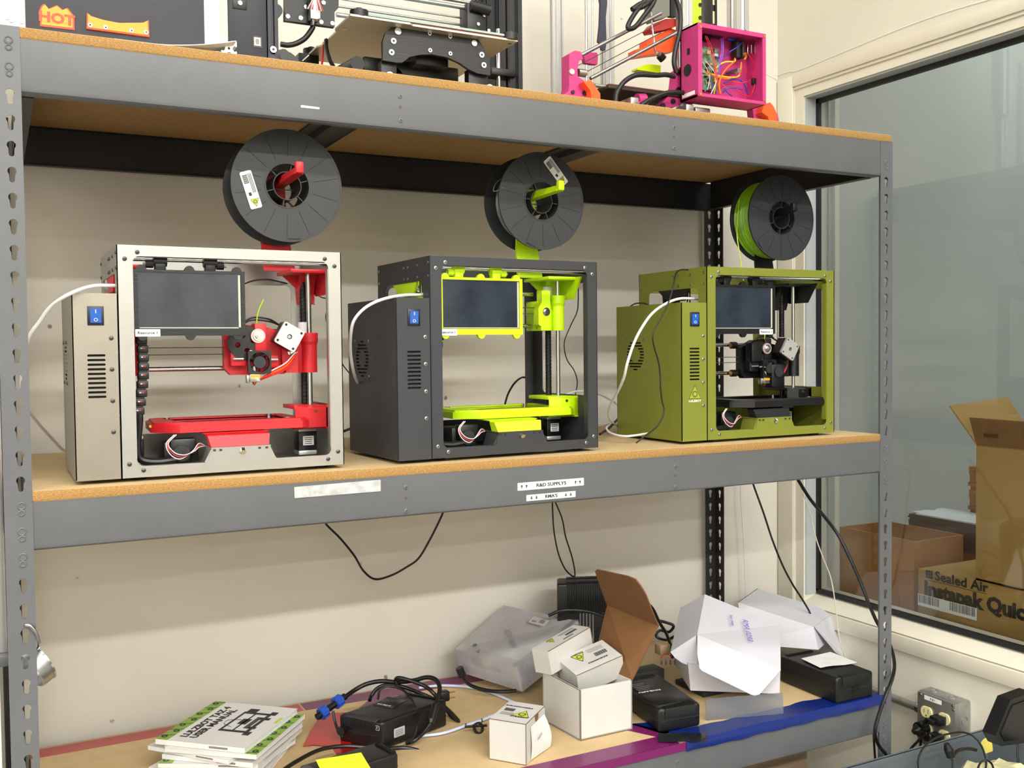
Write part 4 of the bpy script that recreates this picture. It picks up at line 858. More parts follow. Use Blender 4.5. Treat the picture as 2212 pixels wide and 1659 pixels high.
# right leg
b = MB(); prism(b, ((1790, 850), (1890, 830), (1990, 905), (2002, 970), (1800, 945)), .12, .02, PINK); b.build('corner_leg', t, 'pink corner leg', world=True)
b = MB(); prism(b, ((1880, 830), (1930, 815), (1960, 850), (1985, 910), (1980, 965), (1920, 960), (1915, 930), (1865, 895)), .10, .02, ORNG); b.build('foot', t, 'orange corner foot', world=True)
# diagonal rods towards the back, belts
def rod(b, q0, d0, q1, d1, r, m): b.cut().cyl(Q3(*q0, d0), Q3(*q1, d1), r, m, 12)
b = MB(); 
L0, L1 = Q3(425, 440, .13), Q3(500, 625, .13)
def along(p, q, dist, zt_):   # level rod starting at p whose image passes q
    for i in range(200):
        d = p.y+.01+i*.004; c = Q3(*q, d)
        if c.z >= zt_: return c
    return c
e1 = along(L0, (980, 148), 0, L0.z); e2 = along(L1, (1190, 260), 0, L1.z)
for p, q, r, m in ((L0, e1, .004, STEEL), (L1, e2, .004, STEEL)): b.cut().cyl(p, p+(q-p)*1.15, r, m, 12)
b.build('axis_rod', t, 'long steel rod', world=True)
b = MB(); o1 = Vector((0, 0, .0))
for q0, q1 in (((410, 520), (1000, 215)), ((460, 580), (1010, 290))):
    p = Q3(*q0, .14); q = along(p, q1, 0, p.z); d = (q-p)*1.1; b.cut().hexa([p+EZ*a+EY*c+d*f for f, a, c in ((0, 0, 0), (1, 0, 0), (1, 0, .005), (0, 0, .005), (0, .0016, 0), (1, .0016, 0), (1, .0016, .005), (0, .0016, .005))], CABLE)
b.build('drive_belt', t, world=True)
b = MB()
b.plate([(Q3(u, v, .2).x, Q3(u, v, .2).z) for u, v in ((860, 395), (950, 365), (950, 318), (1050, 270), (1140, 225), (1180, 240), (1185, 400), (1090, 420), (1000, 430), (860, 452))], [], .03, ORNG, T(0, .2, 0) @ XZ)
hd = b.build('tool_carriage', t, 'orange printed carriage', world=True)
b = MB().plate([(Q3(u, v, .19).x, Q3(u, v, .19).z) for u, v in ((975, 230), (1010, 185), (1100, 150), (1180, 150), (1180, 210), (1080, 240), (990, 255))], [], .03, mat('deep_red_plastic', 'A8231E', .45), T(0, .19, 0) @ XZ); b.build('carriage_top', hd, 'dark red plate', world=True)
b = MB().plate([(Q3(u, v, .18).x, Q3(u, v, .18).z) for u, v in ((990, -60), (990, 130), (1010, 165), (1130, 125), (1130, -60))], [], .03, mat('grey_panel', '77776F', .4, .4), T(0, .18, 0) @ XZ).box(Q3(1130, 0, .19).x, Q3(1180, 0, .19).x, .185, .2, Q3(1130, 130, .19).z, ZT+.34, BLK); b.build('motor_plate', hd, 'grey motor plate', world=True)
b = MB().tube([Q3(985, 100, .17), Q3(990, 200, .165), Q3(1005, 320, .165), Q3(1012, 400, .165), Q3(1040, 430, .16)], .0018, CHROME, n=8); b.build('spring_wire', hd, 'bright bent wire', world=True)
p = Q3(1050, 440, .17); b = MB().cyl(p, p+Vector((.01, .0, -.008)), .009, BLK, 14).cyl(p+Vector((-.006, 0, .004)), p, .006, STEEL, 12); b.build('hot_end', hd, world=True)
b = MB()
for pts in (((830, 75), (900, 30), (980, 5), (1050, -40)), ((830, 75), (900, 60), (950, 30), (1020, -30)), ((1020, -30), (990, 40), (930, 120), (860, 210), (810, 230), (800, 200), (850, 110), (920, 20), (960, -40)), ((1150, -60), (1190, 20), (1215, 120), (1210, 250), (1175, 400), (1165, 500), (1185, 580))):
    b.cut().tube([Q3(u, v, .10) for u, v in pts], .0052, CABLE, n=12)
for pts in (((700, 810), (710, 740), (760, 660), (830, 610), (900, 595), (1020, 600), (1100, 595), (1170, 610)), ((900, 840), (980, 790), (1090, 745), (1180, 735), (1240, 740))):
    b.cut().tube([Q3(u, v, .09) for u, v in pts], .0052, CABLE, n=12)
b.build('cable', t, 'thick black cable', world=True)
# bed of the kit printer
b = MB(); zb_ = Q3(1190, 600, .1).z-.02; zb_ = ZT+.060
b.box(1.105, 1.30, .12, .40, zb_, zb_+.006, mat('dark_bed_board', '2A1C18', .5), .001); b.box(1.11, 1.29, .125, .39, zb_+.008, zb_+.011, mat('red_brown_board', '6A2E22', .5)); b.build('bed_board', t, 'dark bed board', world=True)
b = MB()
for xx in (1.13, 1.27): b.cut().box(xx-.01, xx+.01, .06, .44, ZT+.012, ZT+.03, STEEL, .002)
b.build('bed_rail', t, world=True)
b = MB(); b.cyl(Q3(530, 680, .14), Q3(1050, 750, .14), .004, STEEL, 12); b.cut().cyl((1.05, .11, ZT+.012), (1.58, .11, ZT+.012), .005, STEEL, 12); b.build('cross_rod', t, world=True)
b = MB(); p = Q3(905, 785, .12); b.cyl(p+Vector((-.012, 0, -.004)), p+Vector((.008, 0, -.002)), .013, PINK, 20).box(p.x-.02, p.x+.012, .11, .13, ZT, p.z-.008, PINK, .003); b.build('rod_mount', t, 'pink rod mount', world=True)
a, c, d_, e = Q3(872, 540, .2), Q3(935, 515, .2), Q3(1060, 520, .2), Q3(1058, 582, .2)
b = MB().plate([(a.x, e.z), (e.x, e.z), (d_.x, d_.z), (Q3(985, 512, .2).x, Q3(985, 512, .2).z), (c.x, c.z), (a.x, a.z)], [], .022, mat('neon_yellow_plastic', 'D4F500', .4), T(0, .2, 0) @ XZ); b.build('corner_piece', t, 'neon yellow corner piece', world=True)
b = MB()
for (u0, u1), m, d in (((200, 245), ALU, .5), ((246, 283), ALU, .53), ((620, 690), ALU, .5), ((450, 478), STEEL, .4), ((505, 522), STEEL, .42), ((1235, 1310), ALU, .16), ((1665, 1762), ALU, .30)):
    xa, xb = Q3(u0, 100, d).x, Q3(u1, 100, d).x; b.cut()
    if m is STEEL: b.cyl(((xa+xb)/2, d, ZT+.08), ((xa+xb)/2, d, ZT+.45), (xb-xa)*.35, CHROME, 12)
    else: extr(b, xa, xb, d, d+(xb-xa), ZT+(.19 if u0 == 1665 else 0), ZT+.45, ALU)
b.build('extrusion_post', t, 'bright aluminium post', world=True)
xa, xb = Q3(1308, 60, .18).x, Q3(1385, 60, .18).x; b = MB().box(xa, xb, .18, .19, ZT+.17, ZT+.40, mat('yellow_green_plastic', 'B9D028', .45), .001); yg = b.build('side_bracket', t, 'yellow-green bracket', world=True)
b = MB()
for v in (40, 142): p = Q3(1372, v, .18); b.cut().cyl(p, p-EY*.002, .0045, BLK, 12)
b.build('screw', yg, world=True)
xa, xb, xc, xd = (Q3(u, 60, .2).x for u in (1388, 1470, 1495, 1508)); b = MB().box(xa, xb, .2, .25, ZT+.15, ZT+.42, BLK, .003).box(xb, xc, .205, .24, ZT+.15, ZT+.42, mat('dark_brown_board', '2E2622', .5)).box(xc, xd, .2, .24, ZT+.15, ZT+.42, BLK); b.build('tower_column', t, 'black column', world=True)
b = MB()
for v0, v1 in ((-10, 40), (90, 190)): b.cut().box(Q3(1474, 0, .204).x, Q3(1490, 0, .204).x, .2035, .205, Q3(1480, v1, .204).z, Q3(1480, v0, .204).z, mat('pale_tag', 'E8D8A8', .5))
b.build('pale_strip', t, 'pale strip', world=True)
b = MB(); pts = ((572, -30), (632, -20), (634, 30), (622, 140), (628, 340), (618, 400), (590, 395), (585, 350), (562, 330), (576, 200), (582, 30))
b.plate([(Q3(u, v, .45).x, Q3(u, v, .45).z) for u, v in pts], [], .008, mat('slate_strap', '3C3F52', .6), T(0, .45, 0) @ XZ); b.build('hanging_strap', t, 'slate coloured strap with blue end', world=True)
b = MB(); b.box(x0+.01, x1-.01, .1, .3, ZT+.004, ZT+.03, BLK, .003); b.build('power_block', t, 'dark block under the wiring box', world=True)
b = MB(); p = Q3(1500, 865, .09); b.box(x0+.02, x0+.06, .085, .095, ZT+.022, ZT+.034, STEEL, .002); b.build('steel_bar', t, world=True)
b = MB()
# ================================================================ cables of the middle shelf
def CD(name, label, pts, r, m, cat='cable', **k): return cord(name, label, cat, [at(u, v, 1, d) if not isinstance(u, Vector) else u for u, v, d in pts], r, m, **k)
CD('network_cable', 'thick white cable arching from metal printer down past the left post', [(252, 617, .06), (200, 618, .04), (150, 635, .01), (110, 662, .035), (85, 695, .05), (62, 730, .06), (50, 790, .10), (48, 860, .16), (75, 905, .25), (110, 945, .33), (140, 973, .38), (160, 958, .42)], .0028, WCABLE)
CD('network_cable', 'thick white cable arching from the black printer', [(915, 637, .07), (870, 638, .05), (825, 647, .03), (790, 664, .02), (766, 690, .03), (758, 720, .05), (757, 760, .09), (763, 800, .14), (770, 822, .20), (778, 838, .26), (786, 870, .33)], .0028, WCABLE)
CD('network_cable', 'thick white cable arching over the side of the green printer', [(1507, 646, .10), (1470, 645, .07), (1438, 656, .05), (1408, 678, .03), (1384, 712, .025), (1368, 745, .025), (1355, 785, .03), (1348, 815, .05), (1335, 845, .10), (1320, 872, .16), (1314, 895, .22), (1322, 912, .28), (1334, 920, .33)], .0028, WCABLE)
CD('network_cable', 'white cable lying behind the black printer, running to the green one', [(1222, 852, .40), (1250, 845, .42), (1290, 850, .44), (1325, 868, .44), (1345, 885, .42), (1350, 900, .4)], .0026, WCABLE)
CD('network_cable', 'white cable loop on the shelf beside the green printer', [(1290, 922, .5), (1320, 915, .40), (1310, 925, .25), (1320, 936, .18), (1345, 942, .14), (1368, 941, .13), (1400, 936, .16)], .0024, WCABLE)
CD('thin_cable', 'thin black cable hanging over the side of the green printer', [(1486, 583, .10), (1470, 583, .07), (1460, 592, .05), (1454, 620, .03), (1443, 656, .02), (1425, 692, .018), (1411, 720, .016), (1412, 745, .016), (1424, 790, .018), (1427, 840, .018), (1430, 866, .018), (1434, 890, .016), (1420, 920, .012), (1395, 940, .008), (1374, 957, .007)], .0016, CABLE)
CD('thin_cable', 'short black lead lying on top of the green control box', [(1360, 663, .30), (1372, 656, .27), (1390, 655, .22), (1403, 660, .18)], .0016, CABLE)
CD('thin_cable', 'thin black cable drooping behind the metal printer towards the black one', [(528, 613, .10), (550, 606, .16), (580, 604, .24), (610, 610, .27), (632, 613, .30), (650, 600, .34), (690, 640, .50), (716, 648, .55), (704, 680, .55), (710, 710, .55), (722, 745, .55), (736, 780, .52), (752, 803, .48), (768, 818, .45), (772, 830, .42)], .0014, CABLE)
CD('thin_cable', 'thin black cable looping down behind the right side of the black printer', [(1249, 615, .42), (1249, 650, .44), (1246, 675, .46), (1232, 705, .5), (1219, 740, .5), (1224, 775, .5), (1240, 800, .5), (1247, 825, .48), (1243, 852, .44)], .0014, CABLE)
CD('thin_cable', 'black lead in an arch behind the bed of the black printer', [(1091, 872, .21), (1098, 850, .23), (1112, 827, .26), (1130, 815, .30), (1146, 824, .31), (1151, 845, .31), (1152, 880, .30)], .0022, CABLE)
CD('power_cable', 'black power lead on the shelf between the metal and black printers', [(744, 931, .42), (760, 925, .44), (785, 918, .46)], .003, CABLE)
CD('power_cable', 'black power lead on the shelf between black and green printers', [(1296, 938, .20), (1315, 925, .26), (1335, 905, .33), (1350, 890, .38)], .003, CABLE)
# ---------------------------------------------------------------- cables hanging below the middle shelf
CD('hanging_cable', 'black cable hanging in a wide V below the middle shelf', [(700, 1120, .56), (706, 1134, .56), (735, 1163, .58), (765, 1200, .60), (785, 1233, .60), (810, 1251, .60), (845, 1243, .60), (880, 1224, .59), (905, 1205, .58), (930, 1163, .56), (950, 1123, .55), (960, 1100, .54)], .0026, CABLE)
CD('hanging_cable', 'narrow black cable loop hanging below the rma sticker', [(1193, 1080, .5), (1194, 1110, .5), (1197, 1150, .5), (1206, 1195, .5), (1220, 1228, .5), (1236, 1244, .5), (1242, 1240, .5), (1236, 1205, .5), (1222, 1160, .5), (1214, 1120, .5), (1200, 1085, .5), (1197, 1070, .5)], .0020, CABLE)
CD('hanging_cable', 'thin black cable hanging in front of the window casing to the lowest shelf', [(1625, 1040, .5), (1632, 1060, .48), (1650, 1110, .47), (1668, 1165, .46), (1690, 1220, .45), (1712, 1262, .44), (1735, 1298, .43), (1752, 1330, .44), (1760, 1370, .46)], .0028, CABLE)
CD('hanging_cable', 'thick black cable sweeping from middle shelf down round the right post', [(1716, 1025, .30), (1726, 1040, .28), (1750, 1078, .24), (1780, 1115, .20), (1810, 1155, .16), (1835, 1205, .13), (1855, 1250, .11), (1875, 1300, .09), (1895, 1345, .08), (1915, 1375, .07), (1928, 1410, .03), (1932, 1440, .0), (1926, 1470, -.03), (1912, 1505, -.04), (1898, 1545, -.04), (1890, 1580, -.04), (1897, 1608, -.03), (1915, 1632, -.01), (1935, 1665, .01)], .0042, CABLE)
CD('hanging_cable', 'thin white cord hanging beside the thick black cable at the window', [(1722, 1030, .40), (1733, 1060, .40), (1750, 1110, .40), (1762, 1160, .39), (1778, 1205, .38), (1795, 1250, .37), (1805, 1310, .36), (1812, 1370, .35), (1822, 1410, .34), (1836, 1440, .34)], .0016, mat('cream_cord', 'D2CFB8', .5))
CD('hanging_cable', 'thin white cord hanging straight beside the right rear post', [(1600, 1040, .63), (1601, 1090, .63), (1606, 1160, .63), (1609, 1230, .63), (1611, 1300, .63), (1611, 1400, .63)], .0018, WCABLE)
CD('hanging_cable', 'black cord hanging beside the right post below the lowest shelf', [(1887, 1585, .05), (1889, 1620, .05), (1893, 1670, .06)], .0026, CABLE)

# ================================================================ things on the lowest shelf
def G(x, y, d, s=3.687): return at(1360+x/s, 1220+y/s, 1, d)
def K(x, y, d, s=3.78): return at(960+x/s, 1220+y/s, 1, d)
def H(x, y, d, s=4.424): return at(640+x/s, 1400+y/s, 1, d)
def face_basis(a, b_, c):   # a origin, b_ along x, c along y
    x = (b_-a).normalized(); n = x.cross(c-a).normalized(); y = n.cross(x)
    return Matrix(((x.x, y.x, n.x, a.x), (x.y, y.y, n.y, a.y), (x.z, y.z, n.z, a.z), (0, 0, 0, 1))), (b_-a).length, (c-a).length
def print_label(b, M, w_, h_, flip=False):
    """small printed panel: emblem, barcode, lines of text, in the w_ x h_ area from the corner"""
    N = M @ T(0, 0, .0005)
    if flip: N = N @ T(w_, h_, 0) @ RZ(PI)
    logo(b, N @ T(w_*.70, h_*.36, 0), h_*.24, LOGOG, False)
    b.text('LULZBOT', h_*.12, INK, N @ T(w_*.70, h_*.12, 0), bold=.0002)
    for i in range(16): b.box(w_*.10+i*w_*.018, w_*.10+i*w_*.018+w_*(.008 if i % 3 else .013), h_*.42, h_*.62, 0, .0002, INK, M=N)
    for i in range(4): b.box(w_*.10, w_*(.46+.04*(i % 2)), h_*(.30-i*.055), h_*(.315-i*.055), 0, .0002, mat('grey_print', '77777A', .6), M=N)
    b.text('BUDASCHNOZZLE', h_*.085, INK, N @ T(w_*.40, h_*.80, 0), bold=.0002, sx=1.1)
def carton(name, label, P, group=None, m=CARDW, label_face=None, flip=False, seam=True, cat='box', em=CARDE):
    """closed carton; P = eight corners, bottom a b c d then top a b c d (a front left, b front right)"""
    t = thing(name, label, cat, sum(P[:4], Vector())/4, 0, group)
    b = MB().hexa(P, m); o = b.build('box_body', t, world=True)
    b = MB(); e = .0016
    for i, j in ((4, 5), (0, 1), (5, 6)): b.cut().cyl(P[i], P[j], e*.5, em, 5)
    b.cut().cyl(P[1], P[5], e*.5, em, 5)
    b.build('cut_edge', t, 'brown cut edge', world=True)
    if label_face:
        a, c, d_ = label_face; M, w_, h_ = face_basis(a, c, d_); b = MB(); print_label(b, M, w_, h_, flip); b.build('printed_label', t, 'printed label with triangle emblem', world=True)
    return t

# stack of manuals: turned booklets, each with cover, pages and spine
MC = at(505, 1570, 2, ZB+.06)
paper = mat('book_pages', 'D2D2D0', .7); cover = mat('manual_cover', 'DBDBDA', .35); GRN = mat('cover_green', '7FA63A', .45)
top4 = [at(339, 1583, 2, ZB+.074), at(495, 1629, 2, ZB+.074), at(666, 1555, 2, ZB+.074), at(478, 1497, 2, ZB+.074)]
ux = (top4[1]-top4[0]).normalized(); 
bw, bh = .212, .192
def booklet(i, cx, cy, ang, z, th, lab, art=False, green=False):
    t = thing('user_manual', lab, 'booklet', (cx, cy, z), ang, 'printed manuals stacked on the lowest shelf')
    MB().box(-bw/2+.001, bw/2-.001, -bh/2+.001, bh/2-.001, .0006, th-.0006, paper).build('pages', t, 'page block')
    b = MB(); b.box(-bw/2, bw/2, -bh/2, bh/2, th-.0007, th, cover); b.box(-bw/2, bw/2, -bh/2, bh/2, 0, .0006, cover); b.box(-bw/2-.0004, -bw/2+.0004, -bh/2, bh/2, 0, th, cover)
    b.build('cover', t, 'white paper cover')
    MB().box(-bw/2-.0006, -bw/2-.0003, -.06, -.02, th*.3, th*.7, mat('grey_print', '77777A', .6)).build('spine_print', t)
    def band(y0, y1, zz):
        b = MB(); b.box(-bw/2+.0005, bw/2-.0005, y0, y1, zz, zz+.0003, GRN); h = y1-y0; n = 7
        for k in range(n):
            x = -bw/2+bw*(k+.5)/n
            b.plate(circ(x, y0+h*(.38 if k % 2 else .62), h*.24, 14), [circ(x, y0+h*(.38 if k % 2 else .62), h*.10, 10)], .0002, INK, T(0, 0, zz+.0003)); b.plate([(x+bw/n*.35, y0), (x+bw/n*.42, y0), (x+bw/n*.15, y1), (x+bw/n*.08, y1)], [], .0002, INK, T(0, 0, zz+.0003))
        return b
    if green:
        b = band(bh/2-.026, bh/2, th); b.build('green_band', t, 'green band of round emblems')
    if art:
        b = MB(); N = T(0, 0, th+.0003)
        b.text('LULZBOT TAZ 4', .021, INK, N @ T(-.085, .049, 0), ax='LEFT', bold=.0008, sx=1.08); b.text('USER MANUAL', .021, INK, N @ T(-.085, .028, 0), ax='LEFT', bold=.0008, sx=1.1); b.build('title_print', t, 'bold title lettering')
        b = MB(); K_ = N @ T(.012, -.032, 0) @ Matrix.Diagonal((1.0, .85, 1, 1))     # printed picture of the framed printer
        b.plate([(-.052, -.035), (.052, -.035), (.052, .040), (-.052, .040)], [[(-.043, -.026), (.043, -.026), (.043, .034), (-.043, .034)]], .0002, INK, K_)
        b.box(-.062, -.045, -.045, -.028, 0, .0003, INK, M=K_).box(.045, .062, -.045, -.028, 0, .0003, INK, M=K_).box(-.045, .045, .004, .008, 0, .0003, INK, M=K_).box(-.012, .016, -.004, .018, 0, .0003, INK, M=K_).box(-.030, .030, -.022, -.010, 0, .0003, mat('dark_grey_print', '45464A', .6), M=K_).box(-.030, -.020, -.04, -.02, 0, .0003, INK, M=K_).box(.018, .03, -.045, -.02, 0, .0003, INK, M=K_).box(.05, .07, .01, .035, 0, .0003, INK, M=K_)
        b.tube([(-.03, .02, .0003), (-.02, .045, .0003), (.0, .05, .0003), (.01, .02, .0003)], .0005, INK, n=4, M=K_); b.build('cover_picture', t, 'printed picture of a framed printer')
        MB().box(.02, .05, -bh/2+.003, -bh/2+.009, th, th+.0003, LOGOG).build('cover_logo', t, 'small yellow-green mark')
        b = MB(); b.plate([(-.06, .078), (.05, .078), (.05, .094), (.03, .09), (.02, .098), (.0, .09), (-.02, .097), (-.04, .09), (-.06, .092)], [], .0002, mat('dark_grey_print', '45464A', .6), N) if not green else None
        if not green: b.build('skyline_print', t)
    return t
ang0 = math.atan2(top4[3].y-top4[0].y, top4[3].x-top4[0].x)
cc = sum(top4, Vector())/4
specs = [(.008, .006, .16, .009, 'manual at the very bottom of the stack, turned askew'), (-.012, -.004, PI-.10, .008, 'white manual second from the bottom of the stack'), (.016, .010, .07, .009, 'white manual third from the bottom of the stack, slid to the right'),
         (-.006, .004, .22, .008, 'white manual in the middle of the stack turned clockwise'), (.010, -.006, .02, .009, 'white manual just above the middle of the stack'), (-.010, .008, -.13, .008, 'white manual two below the top of the stack, turned askew'),
         (.012, -.016, PI+.04, .009, 'white manual with green band just under the topmost one'), (0, 0, 0, .010, 'topmost manual of the stack with title and printer picture on cover')]
z = ZB+.0008
for i, (dx, dy, da, th, lab) in enumerate(specs):
    booklet(i, cc.x+dx, cc.y+dy, ang0+da, z, th, lab, art=(i == 7), green=(i in (1, 3, 6, 7))); z += th+.0006
rows = [[(cc.x-.17+.03*i, cc.y-.13-.02*i+.05*j, ZB+.003+.004*j) for j in range(3)] for i in range(3)]

# power supply bricks
def brick(name, label, P, m=BLK, ribs=True, bev=.006, group='black power supply bricks on the lowest shelf'):
    c = sum(P[:4], Vector())/4; t = thing(name, label, 'power supply', c, 0, group)
    bm = bmesh.new(); vs = [bm.verts.new(p-c) for p in P]
    for f in ((0, 3, 2, 1), (4, 5, 6, 7), (0, 1, 5, 4), (1, 2, 6, 5), (2, 3, 7, 6), (3, 0, 4, 7)): bm.faces.new([vs[i] for i in f])
    bmesh.ops.bevel(bm, geom=bm.edges[:], offset=bev, segments=3, affect='EDGES', profile=.6)
    bm.verts.index_update(); b = MB(); b.add([v.co.copy() for v in bm.verts], [[v.index for v in f.verts] for f in bm.faces], m); bm.free()
    b.build('housing', t, 'rounded plastic housing')
    b = MB(); mid = [P[i].lerp(P[i+4], .48) for i in range(4)]
    for i in range(4): a, d_ = mid[i], mid[(i+1) % 4]; b.tube([a.lerp(d_, .04)-c, a.lerp(d_, .96)-c], .0009, BLKM, n=5, k=0)
    o = b.build('seam_line', t); o['kind'] = 'stuff'
    if ribs:
        b = MB()
        for side in ((4, 5, 0, 1), (7, 6, 3, 2)):
            for k in range(26):
                f = .16+.68*k/25; a = P[side[0]].lerp(P[side[1]], f); l = P[side[2]].lerp(P[side[3]], f); o_ = (a-P[7 if side[0] == 4 else 4].lerp(P[6 if side[1] == 5 else 5], f)).normalized()*.0012
                b.tube([a.lerp(a-o_*10, 1)+(a-l)*.012-c, a+o_*.2-(a-l)*.03-c, a.lerp(l, .36)+o_*.6-c], .0022, m, n=5, k=2)
        o = b.build('cooling_ribs', t, 'row of cooling ribs'); o['kind'] = 'stuff'
    return t
def up(p, h): return Vector((p.x, p.y, p.z+h))
z0 = ZB+.001
f0, f1, f2 = at(733, 1602, 2, z0), at(826, 1622, 2, z0), at(966, 1568, 2, z0)
f3 = f0+(f2-f1)
P = [f0, f1, f2, f3]; P += [up(p, .058) for p in P]
pa = brick('power_supply', 'black ribbed power supply brick with coiled cord beside the manuals', P)
b = MB(); M_, w_, h_ = face_basis(P[0], P[1], P[4]); b.plate(rrect(w_*.58, h_*.70, w_*.94, h_*.86, .002), [rrect(w_*.585, h_*.71, w_*.935, h_*.85, .002)], .0003, WHITE, M_ @ T(0, 0, .0005)); b.text('24V SUPPLY', .0055, WHITE, M_ @ T(w_*.76, h_*.78, .0005), sx=1.1); b.build('front_print', pa, 'white printed caption', world=True)
b = MB(); M_, w_, h_ = face_basis(P[1], P[2], P[5]); b.plate(rrect(w_*.17, h_*.30, w_*.33, h_*.62, .002), [], .0004, mat('grey_label', 'B4B4B6', .4), M_ @ T(0, 0, .0005))
for i in range(5): b.box(w_*.19, w_*.31, h_*(.34+i*.05), h_*(.355+i*.05), .0009, .0011, INK, M=M_)
b.build('rating_label', pa, 'grey rating label', world=True)
b = MB(); M_, w_, h_ = face_basis(P[4], P[5], P[7]); b.plate(rrect(w_*.30, h_*.42, w_*.75, h_*.72, .003), [], .0004, mat('gloss_black_label', '2A2A2C', .2), M_ @ T(0, 0, .0004)); b.text('THIS SIDE UP', .006, WHITE, M_ @ T(w_*.5, h_*.47, .0009)); b.build('top_label', pa, 'glossy black label', world=True)
b = MB(); b.cyl(P[0].lerp(P[1], .12)+EZ*.03, P[0].lerp(P[1], .12)+Vector((-.012, -.012, .03)), .009, BLK, 14); b.build('cord_gland', pa, world=True)
bl = mat('blue_connector', '1E49A8', .4)
t = thing('power_cable', 'thick black cord with blue ringed connector coiled over left power supply', 'cord', H(400, 700, .4))
b = MB().tube([H(420, 500, .42), H(560, 400, .44), H(680, 340, .44), H(820, 315, .43), H(960, 325, .41), H(1120, 310, .38), H(1240, 280, .36), H(1330, 300, .34), H(1370, 380, .32), H(1350, 500, .30), H(1320, 620, .28), H(1290, 700, .27), H(1220, 800, .26), H(1130, 880, .25), H(1050, 905, .26)], .0048, CABLE, n=12); b.build('cord', t, world=True)
b = MB().tube([H(960, 350, .40), H(950, 300, .40), H(990, 285, .39), H(1120, 320, .37), H(1240, 370, .35), H(1320, 440, .33), H(1420, 560, .33), H(1500, 640, .33), H(1550, 700, .33), H(1480, 650, .36), H(1400, 540, .38), H(1300, 480, .39), H(1180, 430, .40), H(1020, 370, .41), H(880, 350, .43), H(780, 380, .44), H(720, 450, .44), H(700, 500, .43)], .0042, CABLE, n=12); b.build('cord', t, world=True)
b = MB().tube([H(780, 490, .40), H(800, 400, .40), H(880, 365, .40), H(1000, 390, .38), H(1090, 470, .35), H(1140, 570, .31), H(1155, 700, .27), H(1130, 830, .25), H(1080, 900, .24)], .0026, CABLE, n=10); b.cut().tube([H(350, 600, .36), H(370, 700, .35), H(400, 790, .335), H(440, 850, .33)], .003, CABLE, n=10); b.build('cord', t, world=True)
a, c = H(225, 640, .39), H(440, 480, .415)
b = MB(); d_ = (c-a); b.cyl(a-d_*.12, c+d_*.12, .0075, BLK, 18); cn = b.build('connector', t, 'black round connector', world=True)
b = MB()
for f0_, f1_ in ((.02, .28), (.66, .94)):
    b.cut().cyl(a+d_*f0_, a+d_*f1_, .0122, bl, 20)
    x_, y_ = frame_of(d_)
    for k in range(10): an = 2*PI*k/10; q = (x_*math.cos(an)+y_*math.sin(an))*.0122; b.cyl(a+d_*(f0_+.02)+q, a+d_*(f1_-.02)+q, .0016, bl, 6)
b.build('locking_ring', cn, 'blue locking ring', world=True)
a, c = H(1330, 545, .29), H(1290, 690, .27); b = MB().cyl(a, c, .0085, BLK, 18).cyl(c, c+(c-a)*.2, .0085, BLK, 18, r2=.005).cyl(a, a-(c-a)*.2, .0085, BLK, 18, r2=.005); b.build('ferrite', t, 'ferrite bead', world=True)
t = thing('plug', 'black mains plug with two flat prongs behind the left power supply', 'plug', H(1410, 460, .36))
p = H(1410, 460, .36); b = MB().box(p.x-.011, p.x+.011, p.y-.01, p.y+.01, p.z-.010, p.z+.012, BLK, .003); b.build('plug_body', t, world=True)
b = MB()
for dz in (.0065, -.006): b.cut().box(p.x+.010, p.x+.026, p.y-.003, p.y+.003, p.z+dz-.0008, p.z+dz+.0008, BRASS)
b.build('prong', t, world=True)
# second brick with the yellow note
q = [at(640, 1668, 2, z0), at(840, 1680, 2, z0), at(885, 1652, 2, z0), at(745, 1615, 2, z0)]
c0, c1, c2 = at(690, 1632, 2, ZB+.05), at(815, 1602, 2, ZB+.05), at(885, 1640, 2, ZB+.05)
u1, u2 = (c2-c1), (c0-c1)
u1 = u1.normalized()*.075; u2 = u2.normalized(); n2 = Vector((-u1.y, u1.x, 0)).normalized()
if n2.dot(u2) < 0: n2 = -n2
base = [c1+n2*.17, c1+n2*.17+u1, c1+u1, c1]; base = [Vector((p.x, p.y, z0)) for p in base]
P = base+[up(p, .049) for p in base]
pb2 = brick('power_supply', 'black power supply brick with a neon yellow note in the foreground', P)
b = MB(); a, c, d_ = at(682, 1642, 2, ZB+.0515), at(780, 1626, 2, ZB+.0515), at(797, 1655, 2, ZB+.0515); e = a+(d_-c)
rows = [[a.lerp(c, i/6).lerp(e.lerp(d_, i/6), j/4*1.5)+EZ*(.0006+.0015*(j/4)**2) for j in range(5)] for i in range(7)]
o = MB().sheet(rows, mat('neon_yellow_note', 'E6F02A', .6), .0003).build('sticky_note'); tag(o, 'neon yellow sticky note on the foreground power supply', 'note')
CD('power_cable', 'thick black cord crossing from the manuals to the foreground power supply', [(600, 1672, .18), (640, 1645, .22), (690, 1620, .26), (740, 1612, .27), (790, 1614, .26)], .0042, CABLE, cat='cable')
CD('power_cable', 'thick black cord curving out to the right of foreground power supply', [(835, 1618, .25), (870, 1615, .25), (905, 1622, .235), (925, 1636, .215), (925, 1643, .205), (905, 1650, .20), (880, 1653, .20)], .0042, CABLE, cat='cable')
